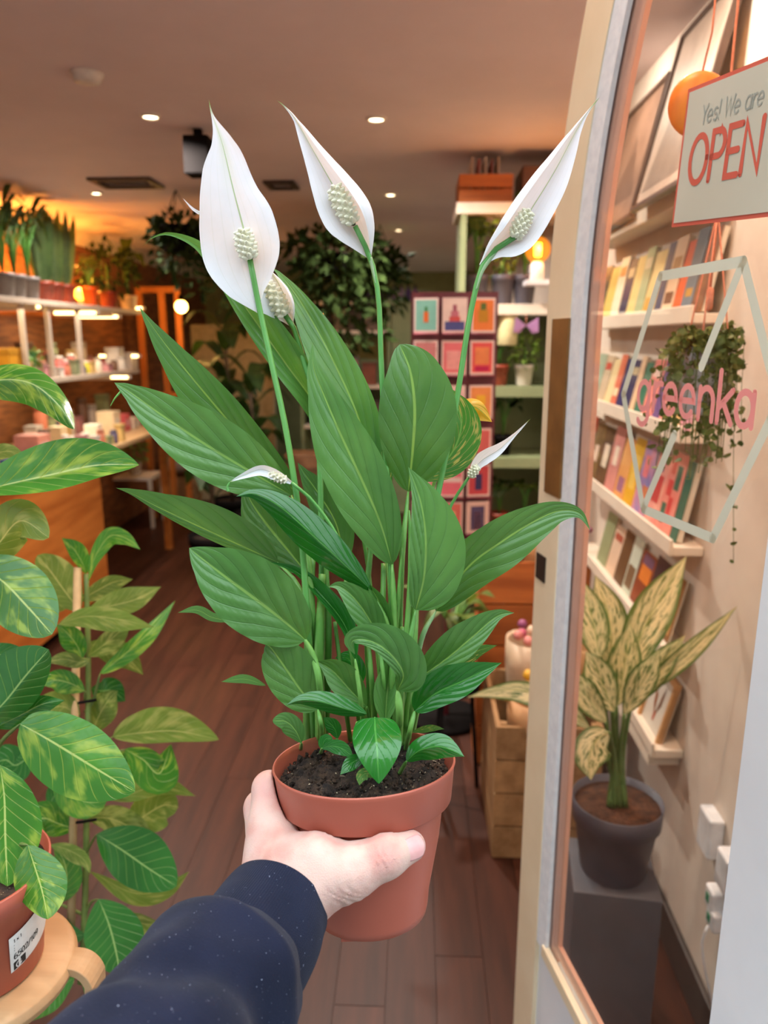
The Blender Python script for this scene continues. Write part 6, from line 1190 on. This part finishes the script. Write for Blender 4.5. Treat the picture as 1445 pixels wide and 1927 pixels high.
part('leg', m_bw, std, lambda m: m.tube([hp_[-1], [hp_[-1][0] + .02, hp_[-1][1], 0.001]], .010, 10))
def FL(o, pts, wl, wr, d0, d1, mt, pt=None, **kw):
    leaf('leaf', mt, o, pts, wl, wr, d0, d1, nu=36, nv=12, amp=.0009, N=9, K=.25, **kw)
    if pt: stem('petiole', m_fst2, o, [(*pts[0], d0)] + pt, .0022, .0026, 6, 10)
sA = lambda y: [(-18 + (1690 - y) * .02, y, fD)]
FL(ficA, [(-70, 735), (0, 715), (60, 722), (110, 762), (140, 808)], 30, 42, .78, .72, m_fic, sA(900), peak=.45, fold=-.014, b1=.7)
FL(ficA, [(-70, 935), (0, 915), (90, 895), (180, 876), (262, 875)], 62, 30, .76, .70, m_fic, sA(1000), peak=.55, fold=.006, b1=.8, tilt=.006)
FL(ficA, [(-40, 1080), (0, 1020), (40, 980), (92, 1012)], 46, 40, .80, .74, m_fic2, sA(1100), peak=.5, fold=-.01, b1=.6)
FL(ficA, [(-60, 1060), (0, 1090), (50, 1140), (98, 1194)], 66, 62, .77, .71, m_fic, sA(1150), peak=.55, fold=-.008, b1=.6)
FL(ficA, [(-30, 1360), (10, 1320), (50, 1270), (92, 1222)], 66, 44, .76, .71, m_fic3, sA(1400), peak=.5, fold=-.01, b1=.6)
FL(ficA, [(-10, 1370), (40, 1345), (80, 1325), (122, 1318)], 22, 26, .78, .74, m_fic3, sA(1420), peak=.5, fold=-.006)
FL(ficA, [(38, 1362), (80, 1385), (130, 1415), (190, 1452), (254, 1490)], 68, 78, .74, .69, m_fic, [(0, 1400, .78)] + sA(1450), peak=.48, fold=-.008, b0=.5, b1=.7)
FL(ficA, [(0, 1440), (8, 1500), (10, 1580), (14, 1668)], 70, 62, .73, .70, m_fic, sA(1460), peak=.5, fold=-.01, b1=.7)
FL(ficA, [(52, 1590), (65, 1630), (80, 1680), (90, 1730)], 52, 48, .70, .675, m_fic, sA(1580), peak=.5, fold=-.008, b1=.7)
FL(ficA, [(-40, 880), (-10, 855), (20, 850), (52, 862)], 16, 14, .85, .82, m_fic2, None, peak=.5)
stem('trunk', m_fst2, ficA, [(-16, 1670, fD), (-14, 1300, fD), (-30, 950, fD + .01), (-40, 820, fD + .02)], .006, .004)
# back plant with stake, in its own pot on the floor
bb = PX(150, 2000, 1.22); gz_ = onZ(150, 1985, 0.0); bD = 1.15
ficB = tag(empty('potted_rubber_plant', (0, 0, 0)), 'taller olive variegated rubber plant tied to a bamboo stake', 'potted plant'); 
base_ = PX(138, 1880, bD); base_ = np.array([base_[0], base_[1], 0.0]); ficB.location = Vector(base_)
zsoil = .36; part('pot', m_dpot, ficB, lambda m: m.lathe([(.001, .004), (.085, 0), (.088, .004), (.12, .33), (.128, .335), (.132, .40), (.127, .40), (.12, .365), (.001, .36)], base_, pw_, 40)); part('soil', m_soil, ficB, lambda m: m.lathe([(.001, .370), (.12, .368)], base_, pw_, 24))
stt = PX(147, 1068, bD); part('stake', m_stake, ficB, lambda m: m.tube([PX(132, 1850, bD - .012), PX(146, 1068, bD - .012)], .0060, 10))
stem('trunk', m_fst2, ficB, [(162, 1080, bD), (166, 1250, bD), (164, 1450, bD), (160, 1700, bD), (152, 1850, bD)], .0042, .0052)
for yy in (1320, 1545): part('tie', m_blackp, ficB, lambda m: m.tube([PX(130, yy + 4, bD - .012), PX(152, yy + 2, bD - .014), PX(182, yy - 3, bD - .008)], .0022, 6))
sB = lambda y: [(160 if y < 1500 else 154, y, bD)]
O, G3 = m_fic2, m_fic
FL(ficB, [(162, 1080), (155, 1060), (140, 1035), (116, 1012)], 14, 20, bD, bD - .04, G3, None, peak=.5)
FL(ficB, [(166, 1095), (178, 1050), (205, 1010), (235, 1012), (264, 1034)], 16, 18, bD, bD - .05, G3, None, peak=.6)
FL(ficB, [(150, 1150), (120, 1110), (95, 1075), (70, 1045)], 34, 40, bD + .02, bD + .06, O, sB(1170), peak=.5, b1=.6)
FL(ficB, [(165, 1150), (210, 1140), (255, 1128), (303, 1104)], 28, 22, bD, bD + .05, O, sB(1180), peak=.5)
FL(ficB, [(110, 1175), (160, 1160), (220, 1165), (290, 1180)], 20, 26, bD - .05, bD - .09, O, sB(1215), peak=.5)
FL(ficB, [(165, 1235), (200, 1210), (235, 1180), (250, 1170)], 18, 22, bD - .01, bD - .02, O, None, peak=.5)
FL(ficB, [(188, 1268), (230, 1235), (280, 1190), (330, 1130)], 14, 20, bD - .02, bD + .04, G3, [(175, 1320, bD)] + sB(1340), peak=.45)
FL(ficB, [(155, 1240), (145, 1215), (125, 1190), (106, 1175)], 24, 22, bD - .02, bD - .05, G3, None, peak=.5)
FL(ficB, [(170, 1240), (150, 1246), (120, 1240), (86, 1246)], 14, 14, bD - .03, bD - .07, O, None, peak=.5)
FL(ficB, [(160, 1300), (130, 1285), (100, 1280), (76, 1290)], 24, 22, bD - .02, bD - .06, G3, sB(1320), peak=.5)
FL(ficB, [(172, 1295), (190, 1300), (212, 1300), (236, 1320)], 24, 30, bD + .02, bD + .06, m_fic3, None, peak=.5)
FL(ficB, [(172, 1380), (190, 1340), (210, 1310), (222, 1300)], 30, 28, bD + .02, bD + .0, O, sB(1400), peak=.5)
FL(ficB, [(212, 1386), (260, 1380), (330, 1376), (412, 1392)], 46, 22, bD - .03, bD - .02, O, sB(1430), peak=.45, b1=.8)
FL(ficB, [(235, 1410), (270, 1430), (300, 1455), (322, 1400)], 30, 40, bD - .01, bD + .0, G3, sB(1440), peak=.5)
FL(ficB, [(190, 1500), (240, 1495), (300, 1480), (368, 1498)], 26, 18, bD, bD + .03, O, sB(1520), peak=.5)
FL(ficB, [(100, 1470), (140, 1500), (175, 1510), (205, 1500)], 24, 36, bD - .05, bD - .08, G3, sB(1530), peak=.5)
FL(ficB, [(240, 1560), (280, 1530), (310, 1515), (335, 1520)], 36, 40, bD + .03, bD + .05, O, None, peak=.5, b1=.5)
FL(ficB, [(182, 1570), (230, 1600), (280, 1635), (332, 1668)], 62, 52, bD - .04, bD - .09, m_fic3, [(170, 1590, bD - .01)] + sB(1620), peak=.5, b1=.65)
FL(ficB, [(170, 1640), (250, 1680), (310, 1672), (356, 1640)], 14, 24, bD + .01, bD + .02, O, sB(1660), peak=.55)
FL(ficB, [(95, 1590), (130, 1600), (160, 1620), (170, 1645)], 14, 18, bD - .05, bD - .07, O, None, peak=.5)
FL(ficB, [(110, 1700), (125, 1660), (120, 1620), (100, 1590)], 24, 30, bD - .02, bD - .05, G3, sB(1720), peak=.5)
FL(ficB, [(186, 1692), (205, 1740), (218, 1790), (226, 1836)], 60, 54, bD - .06, bD - .10, m_fic3, [(170, 1700, bD - .01)] + sB(1740), peak=.5, b1=.6)
FL(ficB, [(175, 1740), (240, 1735), (280, 1740), (318, 1750)], 18, 28, bD + .0, bD - .0, O, sB(1760), peak=.5)
FL(ficB, [(140, 1840), (110, 1860), (80, 1890), (50, 1925)], 26, 26, bD - .05, bD - .12, m_fic3, sB(1830), peak=.5)
FL(ficB, [(150, 1820), (175, 1850), (200, 1890), (230, 1930)], 26, 26, bD - .04, bD - .1, m_fic3, sB(1810), peak=.5)
FL(ficB, [(90, 1520), (110, 1490), (150, 1485), (180, 1500)], 24, 24, bD + .06, bD + .08, m_fic3, None, peak=.5)
FL(ficB, [(60, 1420), (30, 1440), (10, 1430), (-20, 1440)], 34, 34, bD - .02, bD - .02, m_fic3, None, peak=.5)
FL(ficB, [(150, 1450), (110, 1440), (70, 1430), (40, 1420)], 24, 24, bD + .03, bD + .05, O, sB(1470), peak=.5)
FL(ficB, [(170, 1470), (215, 1450), (250, 1440), (290, 1440)], 30, 30, bD + .02, bD + .06, G3, None, peak=.5, b1=.6)
FL(ficB, [(150, 1350), (120, 1330), (90, 1335), (60, 1350)], 26, 30, bD - .01, bD - .04, O, None, peak=.5, b1=.6)
FL(ficB, [(165, 1210), (205, 1225), (240, 1240), (270, 1270)], 26, 24, bD + .03, bD + .05, O, None, peak=.5)
FL(ficB, [(140, 1560), (110, 1550), (80, 1540), (50, 1560)], 30, 34, bD - .01, bD - .05, G3, None, peak=.5, b1=.6)
FL(ficB, [(165, 1540), (205, 1540), (250, 1560), (285, 1590)], 30, 30, bD + .01, bD + .03, O, None, peak=.5, b1=.6)
FL(ficB, [(150, 1130), (185, 1110), (215, 1095), (250, 1090)], 16, 22, bD + .03, bD + .06, O, None, peak=.5)
FL(ficB, [(150, 1110), (110, 1130), (80, 1130), (50, 1150)], 22, 26, bD + .05, bD + .08, O, None, peak=.5, b1=.6)
FL(ficA, [(-50, 1210), (-20, 1230), (20, 1232), (60, 1240)], 22, 26, .82, .80, m_fic3, None, peak=.5, b1=.6)
FL(ficB, [(160, 1760), (120, 1760), (80, 1740), (60, 1700)], 30, 34, bD - .02, bD - .03, m_fic3, None, peak=.5, b1=.6)
